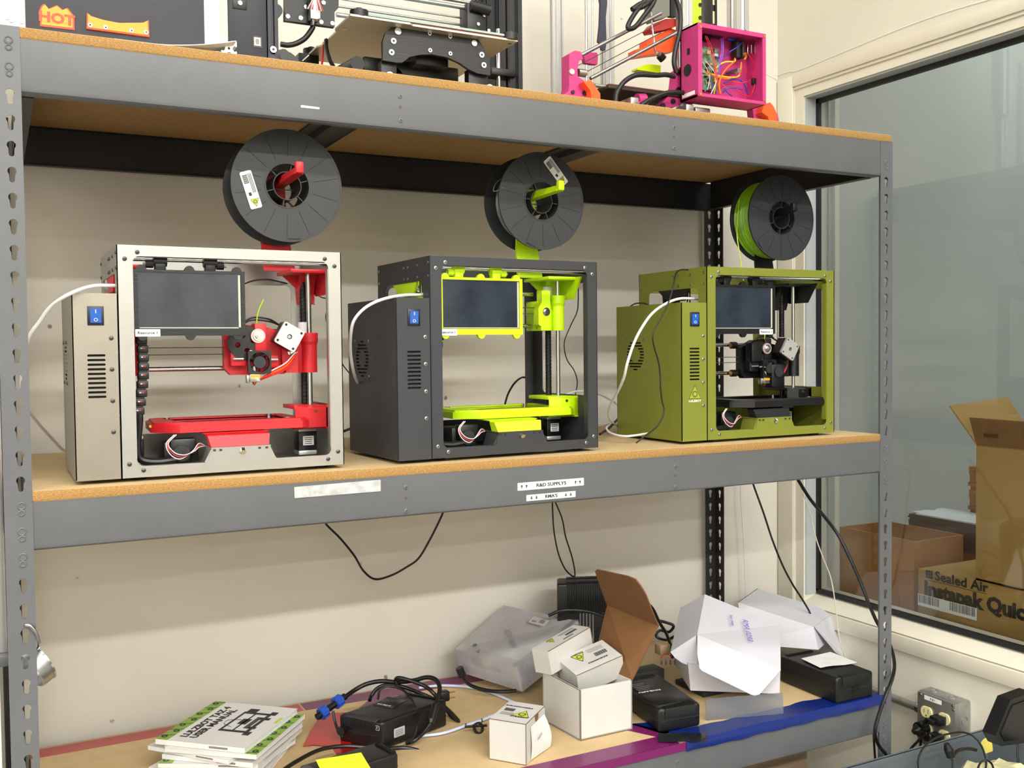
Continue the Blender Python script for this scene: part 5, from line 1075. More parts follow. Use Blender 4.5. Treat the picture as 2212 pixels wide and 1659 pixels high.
# tube with its clip
t = thing('clear_tube', 'pale translucent tube looping across the board with a black clip', 'tube', at(950, 1580, 2, ZB+.004))
TUBE = mat('translucent_tube', 'C2CEE6', .25, spec=.6)
b = MB().tube([at(910, 1590, 2, ZB+.005), at(960, 1583, 2, ZB+.005), at(1010, 1566, 2, ZB+.006), at(1060, 1548, 2, ZB+.006), at(1120, 1520, 2, ZB+.004)], .0032, TUBE, n=12); b.build('tube_run', t, world=True)
b = MB().tube([at(905, 1486, 2, ZB+.005), at(950, 1481, 2, ZB+.005), at(1010, 1484, 2, ZB+.005), at(1060, 1496, 2, ZB+.004), at(1110, 1517, 2, ZB+.004)], .0032, TUBE, n=12); b.build('tube_run', t, world=True)
c = at(1028, 1574, 2, ZB+.008); b = MB(); b.lathe([(.0125, -.003), (.0125, .003), (.0085, .003), (.0085, -.003)], BLK, 24, T(c.x+.004, c.y-.004, ZB+.010) @ RY(.5) @ RX(1.1)); b.box(-.024, .024, -.002, .002, -.002, .003, BLK, .001, M=T(c.x, c.y, ZB+.013) @ RZ(-.35)); b.build('tube_clip', t, 'black ring clip', world=True)
b = MB()
for u, v in ((1006, 1567), (1041, 1556)): p = at(u, v, 2, ZB+.007); b.cut().lathe([(.0042, -.001), (.0042, .001), (.0032, .001), (.0032, -.001)], BLK, 14, T(p.x, p.y, p.z) @ RZ(-.3) @ RY(PI/2))
b.build('cable_tie', t, 'black cable tie', world=True)
CD('power_cable', 'black cord with moulded jack running under the plastic wrapped box', [(1000, 1458, .52), (1004, 1470, .5), (1020, 1482, .47), (1050, 1491, .44), (1085, 1494, .41), (1115, 1492, .40)], .0045, CABLE, cat='cable')
p = at(997, 1452, 1, .52); b = MB().cyl(p+Vector((-.006, 0, .012)), p+Vector((.002, -.002, -.01)), .0095, BLK, 16); tag(b.build('jack_plug'), 'round black jack at the left end of the plastic wrapped box', 'plug')

# small closed white box in front
s0, s1_ = at(1058, 1639, 2, ZB+.001), at(1136.7, 1653, 2, ZB+.001); s2_ = at(1183, 1603, 2, ZB+.001); h = .081
s2_ = s1_+(s2_-s1_).normalized()*.108
P = [s0, s1_, s2_, s0+(s2_-s1_)]; P += [up(p, h) for p in P]
t = carton('small_carton', 'small closed white carton in front of the larger open one', P, 'small white part cartons', label_face=(P[4]+(P[7]-P[4])*.2, P[5]+(P[6]-P[5])*.2+(P[4]-P[5])*.05, P[7]+(P[4]-P[7])*.1))
a, b1 = P[5].lerp(P[6], .42), P[5].lerp(P[6], .66); rows = []
nn = (P[1]-P[0]).normalized()
for i in range(9):
    f = i/8; rows.append([P[5].lerp(P[6], .22+.72*g/4)+EZ*(-.014-.066*f)+nn*(.0008+.016*math.sin(f*2.2)*(.3+.7*g/4)*(1 if f > .1 else 0))-nn*(.004*f*(1-g/4)) for g in range(5)])
MB().sheet(rows, WHITE, .0003).build('paper_tag', t, 'curling paper with pencil writing', world=True)
b = MB(); M_, w_, h_ = face_basis(P[1], P[2], P[5]); b.text('PARTS', .009, mat('pencil', '8A88A0', .7), M_ @ T(w_*.42, h_*.52, .0125) @ RZ(.15)); b.build('pencil_writing', t, 'faint pencil writing', world=True)
b = MB(); b.plate([(w_*.46, h_), (w_*.46, h_*.93)]+circ(w_*.55, h_*.93, w_*.09, 8, PI, 2*PI)+[(w_*.64, h_)], [], .0006, CARDE, M_ @ T(0, 0, .0002)); b.build('thumb_notch', t, 'thumb notch', world=True)

# open white carton with two small cartons standing in it, kraft lid raised
o0, o1 = at(960+1110/3.78, 1220+1435/3.78, 2, ZB+.001), at(960+1535/3.78, 1220+1340/3.78, 2, ZB+.001)
bk = Vector((-.012, .138, 0)); h = .106; th = .003
o2, o3 = o1+bk, o0+bk
t = thing('open_carton', 'open white carton with raised kraft lid in the middle of lowest shelf', 'box', (o0+o1)/2+bk/2)
def wall_(b, p, q, hp, hq, inn): b.hexa([p, q, q+inn, p+inn, up(p, hp), up(q, hq), up(q+inn, hq), up(p+inn, hp)], CARDW)
b = MB(); iy = bk.normalized()*th; ix = (o1-o0).normalized()*th
wall_(b, o0, o1, h, h, iy); wall_(b, o0, o3, h, h+.004, ix); wall_(b, o3, o2, h, h, -iy); wall_(b, o1, o2, h, h, -ix)
b.hexa([o0, o1, o2, o3, up(o0, th), up(o1, th), up(o2, th), up(o3, th)], CARDW); b.build('carton_body', t, world=True)
b = MB(); b.cut().cyl(o0-bk.normalized()*.0006, up(o0, h)-bk.normalized()*.0006, .0008, CARDE, 5); b.cut().cyl(up(o0, h), up(o3, h+.004), .0009, CARDE, 5); b.cut().cyl(o0-iy*.2, o1-iy*.2, .0007, CARDE, 5); b.build('cut_edge', t, 'brown cut edge', world=True)
L = [K(1530, 940, .115), K(1750, 490, .10), K(1330, 320, .245), K(1222, 560, .25)]
L0_ = up(o2, h)
def slab(b, quad, th_, m, rim=None):
    n = (quad[1]-quad[0]).cross(quad[2]-quad[0]).normalized()*th_
    b.hexa([q_-n for q_ in quad]+list(quad), m)
b = MB(); slab(b, [up(o1, h), L[1], L[2], up(o2, h)], .003, WOODY); b.build('lid', t, 'raised kraft lid', world=True)
c3 = [K(1750, 490, .10), K(1690, 370, .085), K(1640, 250, .07), K(1600, 180, .068), K(1550, 135, .07), K(1480, 115, .09), K(1250, 35, .19), K(1236, 45, .2), K(1240, 75, .205), K(1330, 320, .245)]
n = (c3[0]-c3[9]).cross(c3[6]-c3[9]).normalized(); ctr = c3[9]
c3 = [p-n*((p-ctr).dot(n)) for p in c3]; b = MB(); v = [p for p in c3]+[p+n*.0028 for p in c3]; k_ = len(c3)
b.add(v, [tuple(range(k_)), tuple(range(2*k_-1, k_-1, -1))]+[(i, (i+1) % k_, k_+(i+1) % k_, k_+i) for i in range(k_)], WOODY); b.build('lid_flap', t, 'rounded kraft tuck flap', world=True)
def leaning(nm, lab, A, B_, C_, depth, grp, flip):   # A left-front top, B_ right-front top, C_ left-back top, sides go down by depth
    D_ = B_+(C_-A); n = (B_-A).cross(C_-A).normalized(); n = -n if n.z > 0 else n
    P = [A+n*depth, B_+n*depth, D_+n*depth, C_+n*depth, A, B_, D_, C_]
    return carton(nm, lab, P, grp, label_face=(A+(C_-A)*.1+(B_-A)*.04, B_+(C_-A)*.1+(A-B_)*.08, A+(C_-A)*.92), flip=flip)
gA, gB = K(1080, 905, .155), K(1455, 740, .145); gC = K(920, 770, .225)
leaning('small_carton', 'small white carton tilted on top at right inside the open carton', gA, gB, gC, .055, 'small white part cartons', True)
gA, gB, gC = K(845, 710, .205), K(1190, 510, .235), K(712, 686, .245)
leaning('small_carton', 'small white carton standing at left inside the open carton', gA, gB, gC, .055, 'small white part cartons', True)

# grey carton in crumpled plastic wrap leaning on the wall
A, B_, C_, D_ = K(90, 690, .57), K(485, 330, .635), K(1090, 460, .47), K(590, 840, .40)
dn = Vector((.012, -.004, -.058)); GW = mat('grey_wrapped_card', 'B4B3B6', .45, var=.10, vs=18)
P = [A+dn, D_+dn, C_+dn, B_+dn, A, D_, C_, B_]
t = thing('wrapped_carton', 'scuffed grey carton in clear plastic wrap leaning against the wall', 'box', sum(P[:4], Vector())/4)
MB().hexa(P, GW).build('box_body', t, world=True)
M_, w_, h_ = face_basis(A, D_, B_)
pen = mat('faded_pen', '8D8798', .7)
b = MB(); b.text('RMA 0257', .018, pen, M_ @ T(w_*.58, h_*.45, .0006) @ RZ(PI/2+.9)); b.build('pen_writing', t, 'faded pen writing', world=True)
b = MB(); b.plate(rrect(w_*.60, h_*.80, w_*.86, h_*.93, .002), [], .0003, mat('pale_label', 'C9C7C6', .5), M_ @ T(0, 0, .0005)); b.box(w_*.63, w_*.70, h_*.83, h_*.86, .0009, .0011, pen, M=M_).box(w_*.74, w_*.82, h_*.84, h_*.91, .0009, .0011, pen, M=M_); b.build('shipping_label', t, 'worn pale label', world=True)
b = MB(); b.plate(circ(w_*.2, h_*.16, .006, 10), [], .0002, mat('dark_smudge', '6E6C70', .8), M_ @ T(0, 0, .0005)); b.plate([(w_*.30, h_*.05), (w_*.36, h_*.04), (w_*.33, h_*.12)], [], .0002, mat('dark_smudge', '6E6C70', .8), M_ @ T(0, 0, .0005)); b.build('smudge', t, world=True)
WRAP = mat('clear_plastic_wrap', 'F4F4FA', .12, trans=.85, alpha=.35)
n = (D_-A).cross(B_-A).normalized(); rw = []
for i in range(13):
    f = i/12; e = A.lerp(D_, f); rr = random.Random(i)
    rw.append([e.lerp(B_.lerp(C_, f), .10)+n*.003, e+n*(.004+.002*rr.random())+(A-B_).normalized()*.003, e+dn*.35+(A-B_).normalized()*(.004+.004*rr.random()), e+dn*.8+(A-B_).normalized()*(.002+.005*rr.random()), e+dn*1.0-(A-B_)*.0])
MB().sheet(rw, WRAP, .0004).build('plastic_wrap', t, 'crumpled clear plastic', world=True)
rw = []
for i in range(13):
    f = i/12; e = D_.lerp(C_, f); rr = random.Random(i+40); o_ = (D_-A).normalized()
    rw.append([e-o_*.012+n*.003, e+n*(.004+.002*rr.random())+o_*.002, e+dn*.35+o_*(.005+.005*rr.random()), e+dn*.8+o_*(.003+.006*rr.random()), e+dn+o_*.001])
MB().sheet(rw, WRAP, .0004).build('plastic_wrap', t, 'crumpled clear plastic', world=True)

# black bricks behind and beside the open carton
a = at(1203, 1262, 1, .50); c = at(1312, 1290, 1, .50)
P = [Vector((a.x, .50, z0+.02)), Vector((a.x+.15, .44, z0+.02)), Vector((a.x+.185, .50, z0+.02)), Vector((a.x+.035, .56, z0+.02))]; P += [Vector((p.x, p.y, a.z)) for p in P]
pc = brick('power_supply', 'black power supply standing on edge by the wall behind the wrapped box', P)
MB().box(P[0].x+.004, P[2].x-.02, .48, .53, ZB+.0005, z0+.021, BLKM, .003).build('lower_case', pc, world=True)
b = MB(); M_, w_, h_ = face_basis(P[0], P[1], P[4])
for i in range(5): b.box(w_*(.35+i*.05), w_*(.37+i*.05), h_*.28, h_*.66, .0008, .0011, mat('grey_print', '77777A', .6), M=M_)
b.build('rating_print', pc, world=True)
CD('power_cable', 'black cord lying across the standing power supply behind the boxes', [(1185, 1330, .47), (1210, 1320, .455), (1240, 1318, .44), (1275, 1322, .42), (1300, 1330, .40), (1340, 1345, .36), (1380, 1362, .33), (1400, 1390, .31)], .0042, CABLE, cat='cable')
CD('power_cable', 'black cord running from the wall down behind the kraft lid', [(1395, 1300, .50), (1410, 1315, .46), (1425, 1345, .42), (1440, 1370, .38), (1450, 1400, .34), (1452, 1420, .30)], .0040, CABLE, cat='cable')
CD('power_cable', 'coiled black cord lying behind the kraft lid and white carton', [(1420, 1340, .48), (1440, 1345, .47), (1455, 1352, .46), (1445, 1365, .46), (1425, 1362, .46), (1418, 1375, .44), (1440, 1382, .43), (1460, 1375, .43), (1465, 1390, .42), (1430, 1395, .42)], .0038, CABLE, cat='cable')
g0, g1 = at(1368, 1555, 2, z0), at(1425, 1568, 2, z0); g2 = at(1497, 1540, 2, z0); bkv = Vector((.03, .20, 0))
P = [g0, g1, g1+(g2-g1)*.95, g2+Vector((-.02, .02, 0))]
P = [Vector((1.182, .062, z0)), Vector((1.285, .052, z0)), Vector((1.320, .255, z0)), Vector((1.215, .262, z0))]; P += [up(p, .052) for p in P]
P[4] += Vector((.0, .0, .0)); pd = brick('power_supply', 'large black power supply brick just right of the open carton', P, bev=.009)
b = MB(); M_, w_, h_ = face_basis(P[4], P[5], P[7])
b.text('POWER SUPPLY', .008, WHITE, M_ @ T(w_*.36, h_*.52, .0008) @ RZ(PI), bold=.0002)
for i in range(5): b.box(w_*.16, w_*(.44+.05*(i % 3)), h_*(.58+i*.045), h_*(.592+i*.045), .0006, .0009, mat('grey_print', '9A9A9C', .6), M=M_)
b.build('top_print', pd, 'white printed lettering', world=True)
b = MB(); p = P[5].lerp(P[4], .3); b.box(P[4].x+.004, P[5].x-.012, P[4].y+.006, P[4].y+.075, P[4].z-.004, P[4].z+.006, BLK, .004); b.build('raised_lid', pd, world=True)
t = thing('circuit_module', 'small bare circuit module behind the large black power supply', 'module', (1.33, .30, z0))
MB().box(1.27, 1.36, .285, .33, ZB+.001, ZB+.05, BLKM, .003).build('module_case', t, world=True)
c = G(265, 670, .31); MB().box(c.x-.014, c.x+.016, .30, .325, c.z-.012, c.z+.012, mat('tan_block', 'A08A6A', .6), .002).build('tan_block', t, 'tan transformer block', world=True)
b = MB()
for x_ in (255, 290, 325, 360): c = G(x_, 775, .285); b.cut().box(c.x-.002, c.x+.002, .282, .286, c.z-.006, c.z+.006, CHROME, .0005)
b.build('terminal', t, 'bright terminal', world=True)
b = MB().tube([G(250, 745, .285), G(270, 715, .28), G(310, 715, .28), G(335, 735, .28)], .0012, WIRE['D81E1E'], n=6); b.build('wire', t, 'red wire', world=True)

# white mailer opened towards us
t = thing('opened_mailer', 'opened white mailer carton with purple handwriting tilted on the pile', 'box', (1.45, .2, ZB))
MW = mat('white_mailer_card', 'D0D0D8', .55)
A, B_, C_, D_ = G(600, 235, .33), G(1200, 480, .25), G(1203, 835, .08), G(537, 555, .2)
b = MB(); slab(b, [D_, C_, B_, A], .0018, MW); b.build('lid_panel', t, world=True)
M_, w_, h_ = face_basis(D_, C_, A)
pur = mat('purple_pen', '7A62B8', .7); b = MB(); b.text('RMA 0293', .020, pur, M_ @ T(w_*.56, h_*.56, .0006) @ RZ(-PI/2+.25), sh=.15); b.text('hot swap', .012, pur, M_ @ T(w_*.36, h_*.64, .0006) @ RZ(-PI/2+.25), sh=.15); b.build('handwriting', t, 'purple handwriting', world=True)
b = MB(); slab(b, [G(325, 695, .24), G(530, 562, .202), A, G(405, 340, .38)], .0016, MW); b.build('side_flap', t, world=True)
q = [G(325, 695, .24), G(360, 745, .225), G(410, 785, .21), G(470, 805, .20), G(545, 808, .19), G(530, 565, .202)]
n = (q[0]-q[5]).cross(q[4]-q[5]).normalized(); q = [p-n*((p-q[5]).dot(n)) for p in q]; k_ = len(q)
b = MB(); b.add([p for p in q]+[p+n*.0014 for p in q], [tuple(range(k_)), tuple(range(2*k_-1, k_-1, -1))]+[(i, (i+1) % k_, k_+(i+1) % k_, k_+i) for i in range(k_)], MW); b.build('dust_flap', t, 'rounded dust flap', world=True)
q = [D_+Vector((0, -.001, .0)), G(545, 700, .155), G(556, 825, .13), G(580, 845, .122), G(1005, 1028, .04), G(1035, 1025, .04), C_+Vector((0, -.001, 0))]
n = (q[6]-q[0]).cross(q[3]-q[0]).normalized(); q = [p-n*((p-q[0]).dot(n)) for p in q]; k_ = len(q)
b = MB(); b.add([p for p in q]+[p+n*.0014 for p in q], [tuple(range(k_)), tuple(range(2*k_-1, k_-1, -1))]+[(i, (i+1) % k_, k_+(i+1) % k_, k_+i) for i in range(k_)], MW); b.build('tuck_flap', t, 'bright white tuck flap', world=True)
a, c = G(485, 1055, .2), G(1195, 1105, .1); P = [Vector((a.x, .2, ZB+.020)), Vector((c.x, .1, ZB+.012)), Vector((c.x+.05, .26, ZB+.02)), Vector((a.x+.06, .34, ZB+.03))]
P += [G(465, 790, .2), G(1200, 840, .1), Vector((c.x+.06, .27, -.53)), Vector((a.x+.07, .35, -.50))]
b = MB().hexa(P, MW); b.build('tray', t, 'white tray of the mailer', world=True)
b = MB().box(a.x+.03, c.x+.02, .19, .30, ZB+.0005, ZB+.0135, BLKM, .003); tag(b.build('flat_case'), 'flat black case under the opened white mailer', 'case')
# white carton leaning behind
A, B_, C_, D_ = G(865, 300, .47), G(1465, 495, .36), G(1625, 375, .46), G(1020, 190, .57)
dn = Vector((-.010, -.028, -.105)); P = [A+dn, B_+dn, C_+dn, D_+dn, A, B_, C_, D_]
zmin = min(p.z for p in P); 
P = [p+EZ*max(0, ZB+.002-p.z) if i < 4 else p for i, p in enumerate(P)]
t = thing('white_carton', 'white carton leaning behind the opened mailer at the right end', 'box', sum(P[:4], Vector())/4)
MB().hexa(P, MW).build('box_body', t, world=True); b = MB(); b.cyl(A+EZ*.0004, D_+EZ*.0004, .0008, CARDE, 5); b.build('cut_edge', t, 'brown cut edge', world=True)
b = MB(); slab(b, [B_+Vector((.001, -.001, 0)), C_+Vector((.001, -.001, 0)), G(1735, 760, .40), G(1640, 700, .33)], .0012, MW); b.build('end_flap', t, world=True)
# brick at the right end with paper note
r0, r1 = at(1360+1660/3.687, 1220+1122/3.687, 2, z0), at(1360+1975/3.687, 1220+1065/3.687, 2, z0); bkv = Vector((.003, .19, 0)); r0 = r0+Vector((0, .004, 0)); r1 = r1+Vector((0, .012, 0))
P = [r0, r1, r1+bkv, r0+bkv]; P += [up(p, .061) for p in P]
pe = brick('power_supply', 'black power supply brick with a paper note at the right end', P, bev=.008)
b = MB(); M_, w_, h_ = face_basis(P[0], P[1], P[4]); b.box(w_*.42, w_*.60, h_*.32, h_*.58, .0002, .0012, mat('socket_black', '050505', .5), M=M_); b.build('socket', pe, world=True)
a4 = [at(1360+x/3.687, 1220+y/3.687, 2, ZB+.0625) for x, y in ((1365, 757), (1520, 832), (1812, 790), (1600, 705))]
rows = [[a4[0].lerp(a4[1], j/6).lerp(a4[3].lerp(a4[2], j/6), i/6)+EZ*(.0035+.0022*math.sin(i*1.1)*math.sin(j*.9)**2) for j in range(7)] for i in range(7)]
o = MB().sheet(rows, WHITE, .0003).build('paper_note'); tag(o, 'crinkled white paper note on the right end power supply', 'note')
# clear acrylic strip and black tape scrap at the front edge
c0_, c1_ = at(1360+612/3.687, 1220+1238/3.687, 2, ZB+.002), at(1360+1237/3.687, 1220+1190/3.687, 2, ZB+.002)
c0_, c1_ = Vector((c0_.x, c0_.y, ZB+.002)), Vector((c1_.x, c1_.y+.004, ZB+.002)); nn = (c1_-c0_).cross(EZ).normalized()*.0022
ACR = mat('smoked_acrylic', '66707E', .06, alpha=.45, spec=.8)
b = MB().hexa([c0_, c1_, c1_-nn, c0_-nn, up(c0_, .045)-nn*2, up(c1_, .045)-nn*2, up(c1_, .045)-nn*3, up(c0_, .045)-nn*3], ACR)
tag(b.build('acrylic_strip'), 'smoky clear acrylic strip standing at the front edge by blue tape', 'strip')
rows = [[at(1422+15*i, 1583+(j*6)+1.5*math.sin(i*1.3)-1*(i > 5), 2, ZB+.006+.002*math.sin(i*1.9+j)) for j in range(4)] for i in range(8)]
o = MB().sheet(rows, mat('black_gloss_tape', '16181E', .2), .0006).build('tape_scrap'); tag(o, 'scrap of glossy black tape on the front edge between magenta and blue tape', 'tape scrap')

# hose clamp hooked on the left post
t = thing('hose_clamp', 'shiny steel clamp ring hanging from the left post on a bent hook', 'clamp', at(90, 1440, 1, .02))
b = MB().tube([at(53, 1352, 1, .006), at(56, 1350, 1, -.004), at(66, 1352, 1, -.006), at(76, 1364, 1, -.004), at(83, 1382, 1, .0), at(84, 1394, 1, .006), at(80, 1400, 1, .012)], .0026, CHROME, n=10); b.build('hook', t, world=True)
c = at(88, 1438, 1, .035); b = MB(); b.lathe([(.030, -.011), (.0305, 0), (.030, .011), (.0285, .011), (.0285, -.011)], STEEL, 40, T(c.x-.006, c.y, c.z) @ RZ(.45) @ RY(PI/2-.45)); b.lathe([(.0312, .0085), (.0312, .011), (.0285, .011), (.0285, .0085)], CHROME, 40, T(c.x-.006, c.y, c.z) @ RZ(.45) @ RY(PI/2-.45)); b.build('clamp_band', t, 'wide steel band', world=True)
# ================================================================ right side: outlet box, conduit, bin
def RWp(u, v, x=XR): return at(u, v, 0, x)
X_ = XR-.050
SC5 = lambda x, y, X: at(1800+x/5.369, 1350+y/5.369, 0, X)
a, c = SC5(975, 800, X_), SC5(1440, 890, X_); zt_ = (a.z+c.z)/2+.004; zb_ = SC5(1000, 1230, X_).z-.03
ya, yb_ = a.y, c.y
t = thing('outlet_box', 'galvanised four-socket outlet box on the wall under the window', 'outlet', (XR, (ya+yb_)/2, zb_))
GAL = mat('galvanised_steel', 'A9ABA8', .35, .8, var=.1, vs=60)
MB().box(XR-.046, XR-.0005, yb_, ya, zb_, zt_, GAL, .006).build('back_box', t, world=True)
PL_ = mat('ivory_socket', 'E8DFA8', .45)
ym, zm = (ya+yb_)/2, (zt_+zb_)/2
b = MB().box(X_-.004, XR-.044, yb_+.002, ya-.002, zb_+.002, zt_-.002, GAL, .004); cv = b.build('cover_plate', t, 'raised steel cover', world=True)
hw = (ya-yb_)/2; hh = (zt_-zb_)/2
for dy in (.44, -.44):
    for dz in (.30, -.34):
        cy, cz = ym+hw*dy, zm+hh*dz; r = .0165
        o = [(cy+r*math.cos(a_)*1.0, cz+max(-r*.82, min(r*.82, r*math.sin(a_)))) for a_ in [2*PI*k/28 for k in range(28)]]
        b = MB().plate(o, [], .004, PL_, T(X_-.0075, 0, 0) @ YZ)
        s = b.build('socket', cv, 'ivory socket', world=True)
        b = MB()
        for q, e in ((-.006, .0042), (.006, .0035)): b.box(X_-.0078, X_-.0070, cy+q-.0007, cy+q+.0007, cz+.001-e, cz+.001+e+.003, INK)
        b.cyl((X_-.0078, cy, cz-.0085), (X_-.0070, cy, cz-.0085), .0022, INK, 10)
        o = b.build('slot', t, world=True)
b = MB().box(X_-.0044, X_-.0038, yb_+hw*.72, ya-hw*.42, zt_-.017, zt_-.006, STK); M_ = T(X_-.0046, (yb_+hw*.72+ya-hw*.42)/2, zt_-.0115) @ Matrix(((0, 0, -1, 0), (-1, 0, 0, 0), (0, 1, 0, 0), (0, 0, 0, 1)))
b.text('F Q 1', .0065, INK, M_, bold=.0002); b.build('sticker', cv, 'white printed sticker', world=True)
b = MB()
for y_, z_ in ((ya-.012, zt_-.008), (yb_+.010, zt_-.008), (yb_+.008, zt_-.018)): b.cut().cyl((X_-.0042, y_, z_), (X_-.0058, y_, z_), .003, CHROME, 10)
b.build('screw', cv, world=True)
b = MB()
for dz in (-.25, .30): b.cut().lathe([(.011, 0), (.011, .0008), (.0095, .0008), (.0095, 0)], GAL, 20, T(XR-.024, yb_-.0004, zm+hh*dz) @ RX(PI/2))
b.cut().lathe([(.011, 0), (.011, .0008), (.0095, .0008), (.0095, 0)], GAL, 20, T(XR-.024, ya-.03, zt_)); b.cut().lathe([(.011, 0), (.011, .0008), (.0095, .0008), (.0095, 0)], GAL, 20, T(XR-.024, yb_+.035, zt_))
b.build('knockout_ring', t, 'stamped knockout ring', world=True)
b = MB().cyl((XR-.022, ya, zm+hh*.12), (XR-.022, YW-.005, zm+hh*.12), .0105, GAL, 18); tag(b.build('conduit_pipe'), 'steel conduit pipe running along the wall to the outlet box', 'pipe')
b = MB().cyl((XR-.022, ya, zm+hh*.12), (XR-.022, ya+.022, zm+hh*.12), .014, CHROME, 12).cyl((XR-.036, ya+.011, zm+hh*.12+.004), (XR-.044, ya+.011, zm+hh*.12+.006), .004, CHROME, 8); b.build('conduit_coupler', t, world=True)
def plug(lab, cy, cz, ang, cords, r=.016, box_=True):
    t = thing('plug', lab, 'plug', (X_-.02, cy, cz), 0, 'plugs in the outlet box')
    b = MB()
    if box_: b.box(X_-.036, X_-.0085, cy-.014, cy+.016, cz-.010, cz+.011, BLK, .004).box(X_-.046, X_-.03, cy-.004, cy+.020, cz-.009, cz+.004, BLK, .003)
    else: b.cyl((X_-.0085, cy, cz), (X_-.03, cy, cz), r, BLK, 20).cyl((X_-.03, cy, cz), (X_-.045, cy+.004, cz-.006), r*.8, BLK, 16, r2=.006)
    b.build('plug_body', t, world=True)
    b = MB().tube(cords, .0032, CABLE, n=8); b.build('cord', t, world=True)
sq = lambda x, y, X: SC5(x, y, X)
plug('black plug in the upper right socket of the outlet box', ym-hw*.44+.004, zm+hh*.26, 0, [Vector((X_-.045, ym-hw*.44+.018, zm+hh*.22)), sq(1080, 1090, X_-.05), sq(1030, 1200, X_-.045), sq(1010, 1420, X_-.04), sq(1010, 1700, X_-.04)])
plug('round black plug in the lower left socket of the outlet box', ym+hw*.50, zm-hh*.30, 0, [Vector((X_-.045, ym+hw*.5, zm-hh*.35)), sq(1080, 1260, X_-.05), sq(1000, 1330, X_-.05), sq(890, 1450, X_-.05), sq(850, 1560, X_-.05)], .018, False)
plug('black plug in the lower right socket of the outlet box', ym-hw*.30, zm-hh*.40, 0, [Vector((X_-.045, ym-hw*.3+.01, zm-hh*.45)), sq(1120, 1280, X_-.05), sq(1130, 1380, X_-.05), sq(1130, 1600, X_-.05)])

# grey storage bin at the lower right with bags and leads
BIN = mat('translucent_grey_bin', '5E666C', .3)
BZ_ = -.712
v0, v1 = at(1840, 1659, 2, BZ_), at(2150, 1563, 2, BZ_)
fx0, fx1 = 1.50, 2.035; fyb = -.08; fyf = -.62
t = thing('storage_bin', 'grey translucent storage bin full of bags below the outlet box', 'bin', ((fx0+fx1)/2, (fyb+fyf)/2, -1.0))
def rim(b, z0_, z1_, o_, th_, m):
    b.box(fx0-o_, fx1+o_, fyb-th_+o_, fyb+o_, z0_, z1_, m).box(fx0-o_, fx1+o_, fyf-o_, fyf+th_-o_, z0_, z1_, m).box(fx0-o_, fx0+th_-o_, fyf, fyb, z0_, z1_, m).box(fx1-th_+o_, fx1+o_, fyf, fyb, z0_, z1_, m)
b = MB(); rim(b, -.99, BZ_, 0, .003, BIN); b.box(fx0, fx1, fyf, fyb, -.993, -.99, BIN); b.build('bin_wall', t, world=True)
b = MB(); rim(b, BZ_-.012, BZ_, .006, .010, BIN); b.build('bin_rim', t, 'rolled rim', world=True)
t2 = thing('work_stand', 'plain grey stand under the storage bin', 'stand', (1.77, -.35, FLOOR))
MB().box(1.46, 2.04, -.66, -.05, -1.02, -.993, GREY, .003).build('stand_top', t2, world=True)
for x_ in (1.49, 2.01):
    for y_ in (-.62, -.09): MB().box(x_-.015, x_+.015, y_-.015, y_+.015, FLOOR, -1.02, GREY, .002).build('leg', t2, world=True)
BAG = mat('clear_plastic_bag', 'DCDCD4', .15, trans=.5, alpha=.75, var=.1, vs=20)
rg = random.Random(11)
def bag(lab, cx, cy, cz, sx_, sy_, sz_, m, seed):
    r_ = random.Random(seed); rows = []; ph = [r_.random()*6 for _ in range(6)]
    for i in range(15):
        row = []
        for j in range(15):
            u, v = i/7-1, j/7-1; k = max(0, 1-u*u)*max(0, 1-v*v)
            row.append((cx+u*sx_, cy+v*sy_, cz+sz_*k**.5+.10*sz_*(math.sin(u*9+ph[0])*math.sin(v*8+ph[1])+.6*math.sin(u*17+ph[2]+v*5)+.5*math.sin(v*19+ph[3]-u*4))))
        rows.append(row)
    o = MB().sheet(rows, m, .0015).build('plastic_bag'); return tag(o, lab, 'bag', 'bags in the storage bin')
CREAM = mat('cream_parts_bag', 'E8E2B4', .3, var=.2, vs=60)
bag('crinkled clear bag at left in the storage bin', 1.66, -.24, -.80, .13, .13, .075, BAG, 1)
bag('bag of cream coloured parts at right in the storage bin', 1.88, -.26, -.80, .12, .14, .085, CREAM, 2)
bag('wide clear bag lowest in the storage bin', 1.77, -.40, -.83, .2, .14, .07, BAG, 3)
yel = mat('pale_yellow_card', 'E6D86A', .5); a = at(2135, 1612, 1, -.17); b = MB(); b.plate(circ(0, 0, .035, 14, -.1, 2.2)+[(0, 0)], [], .001, yel, T(a.x-.01, -.17, a.z-.015) @ RZ(.2) @ XZ); tag(b.build('yellow_disc'), 'pale yellow rounded card sticking up among the bags', 'card')
def BC(lab, pts, r=.0022, name='usb_lead'): return cord(name, lab, 'cable', [at(u, v, 1, d) for u, v, d in pts], r, CABLE)
BC('thin black lead arching over the bin rim', [(1985, 1665, -.22), (1984, 1640, -.20), (1995, 1615, -.18), (2020, 1595, -.16), (2050, 1585, -.15), (2080, 1582, -.15), (2105, 1592, -.16), (2122, 1615, -.18), (2130, 1645, -.2), (2128, 1670, -.22)], .0022)
BC('thin black lead looping at the bottom right of the bin', [(2110, 1665, -.3), (2118, 1648, -.28), (2130, 1642, -.27), (2142, 1650, -.28), (2148, 1668, -.3)], .0022)
BC('thin black lead hanging at the far right over the bin', [(2212, 1582, -.2), (2200, 1600, -.2), (2198, 1630, -.21), (2203, 1670, -.22)], .0026)
t = thing('usb_plug', 'black flat plug end standing up in the bin beside the bags', 'plug', at(2050, 1630, 1, -.2))
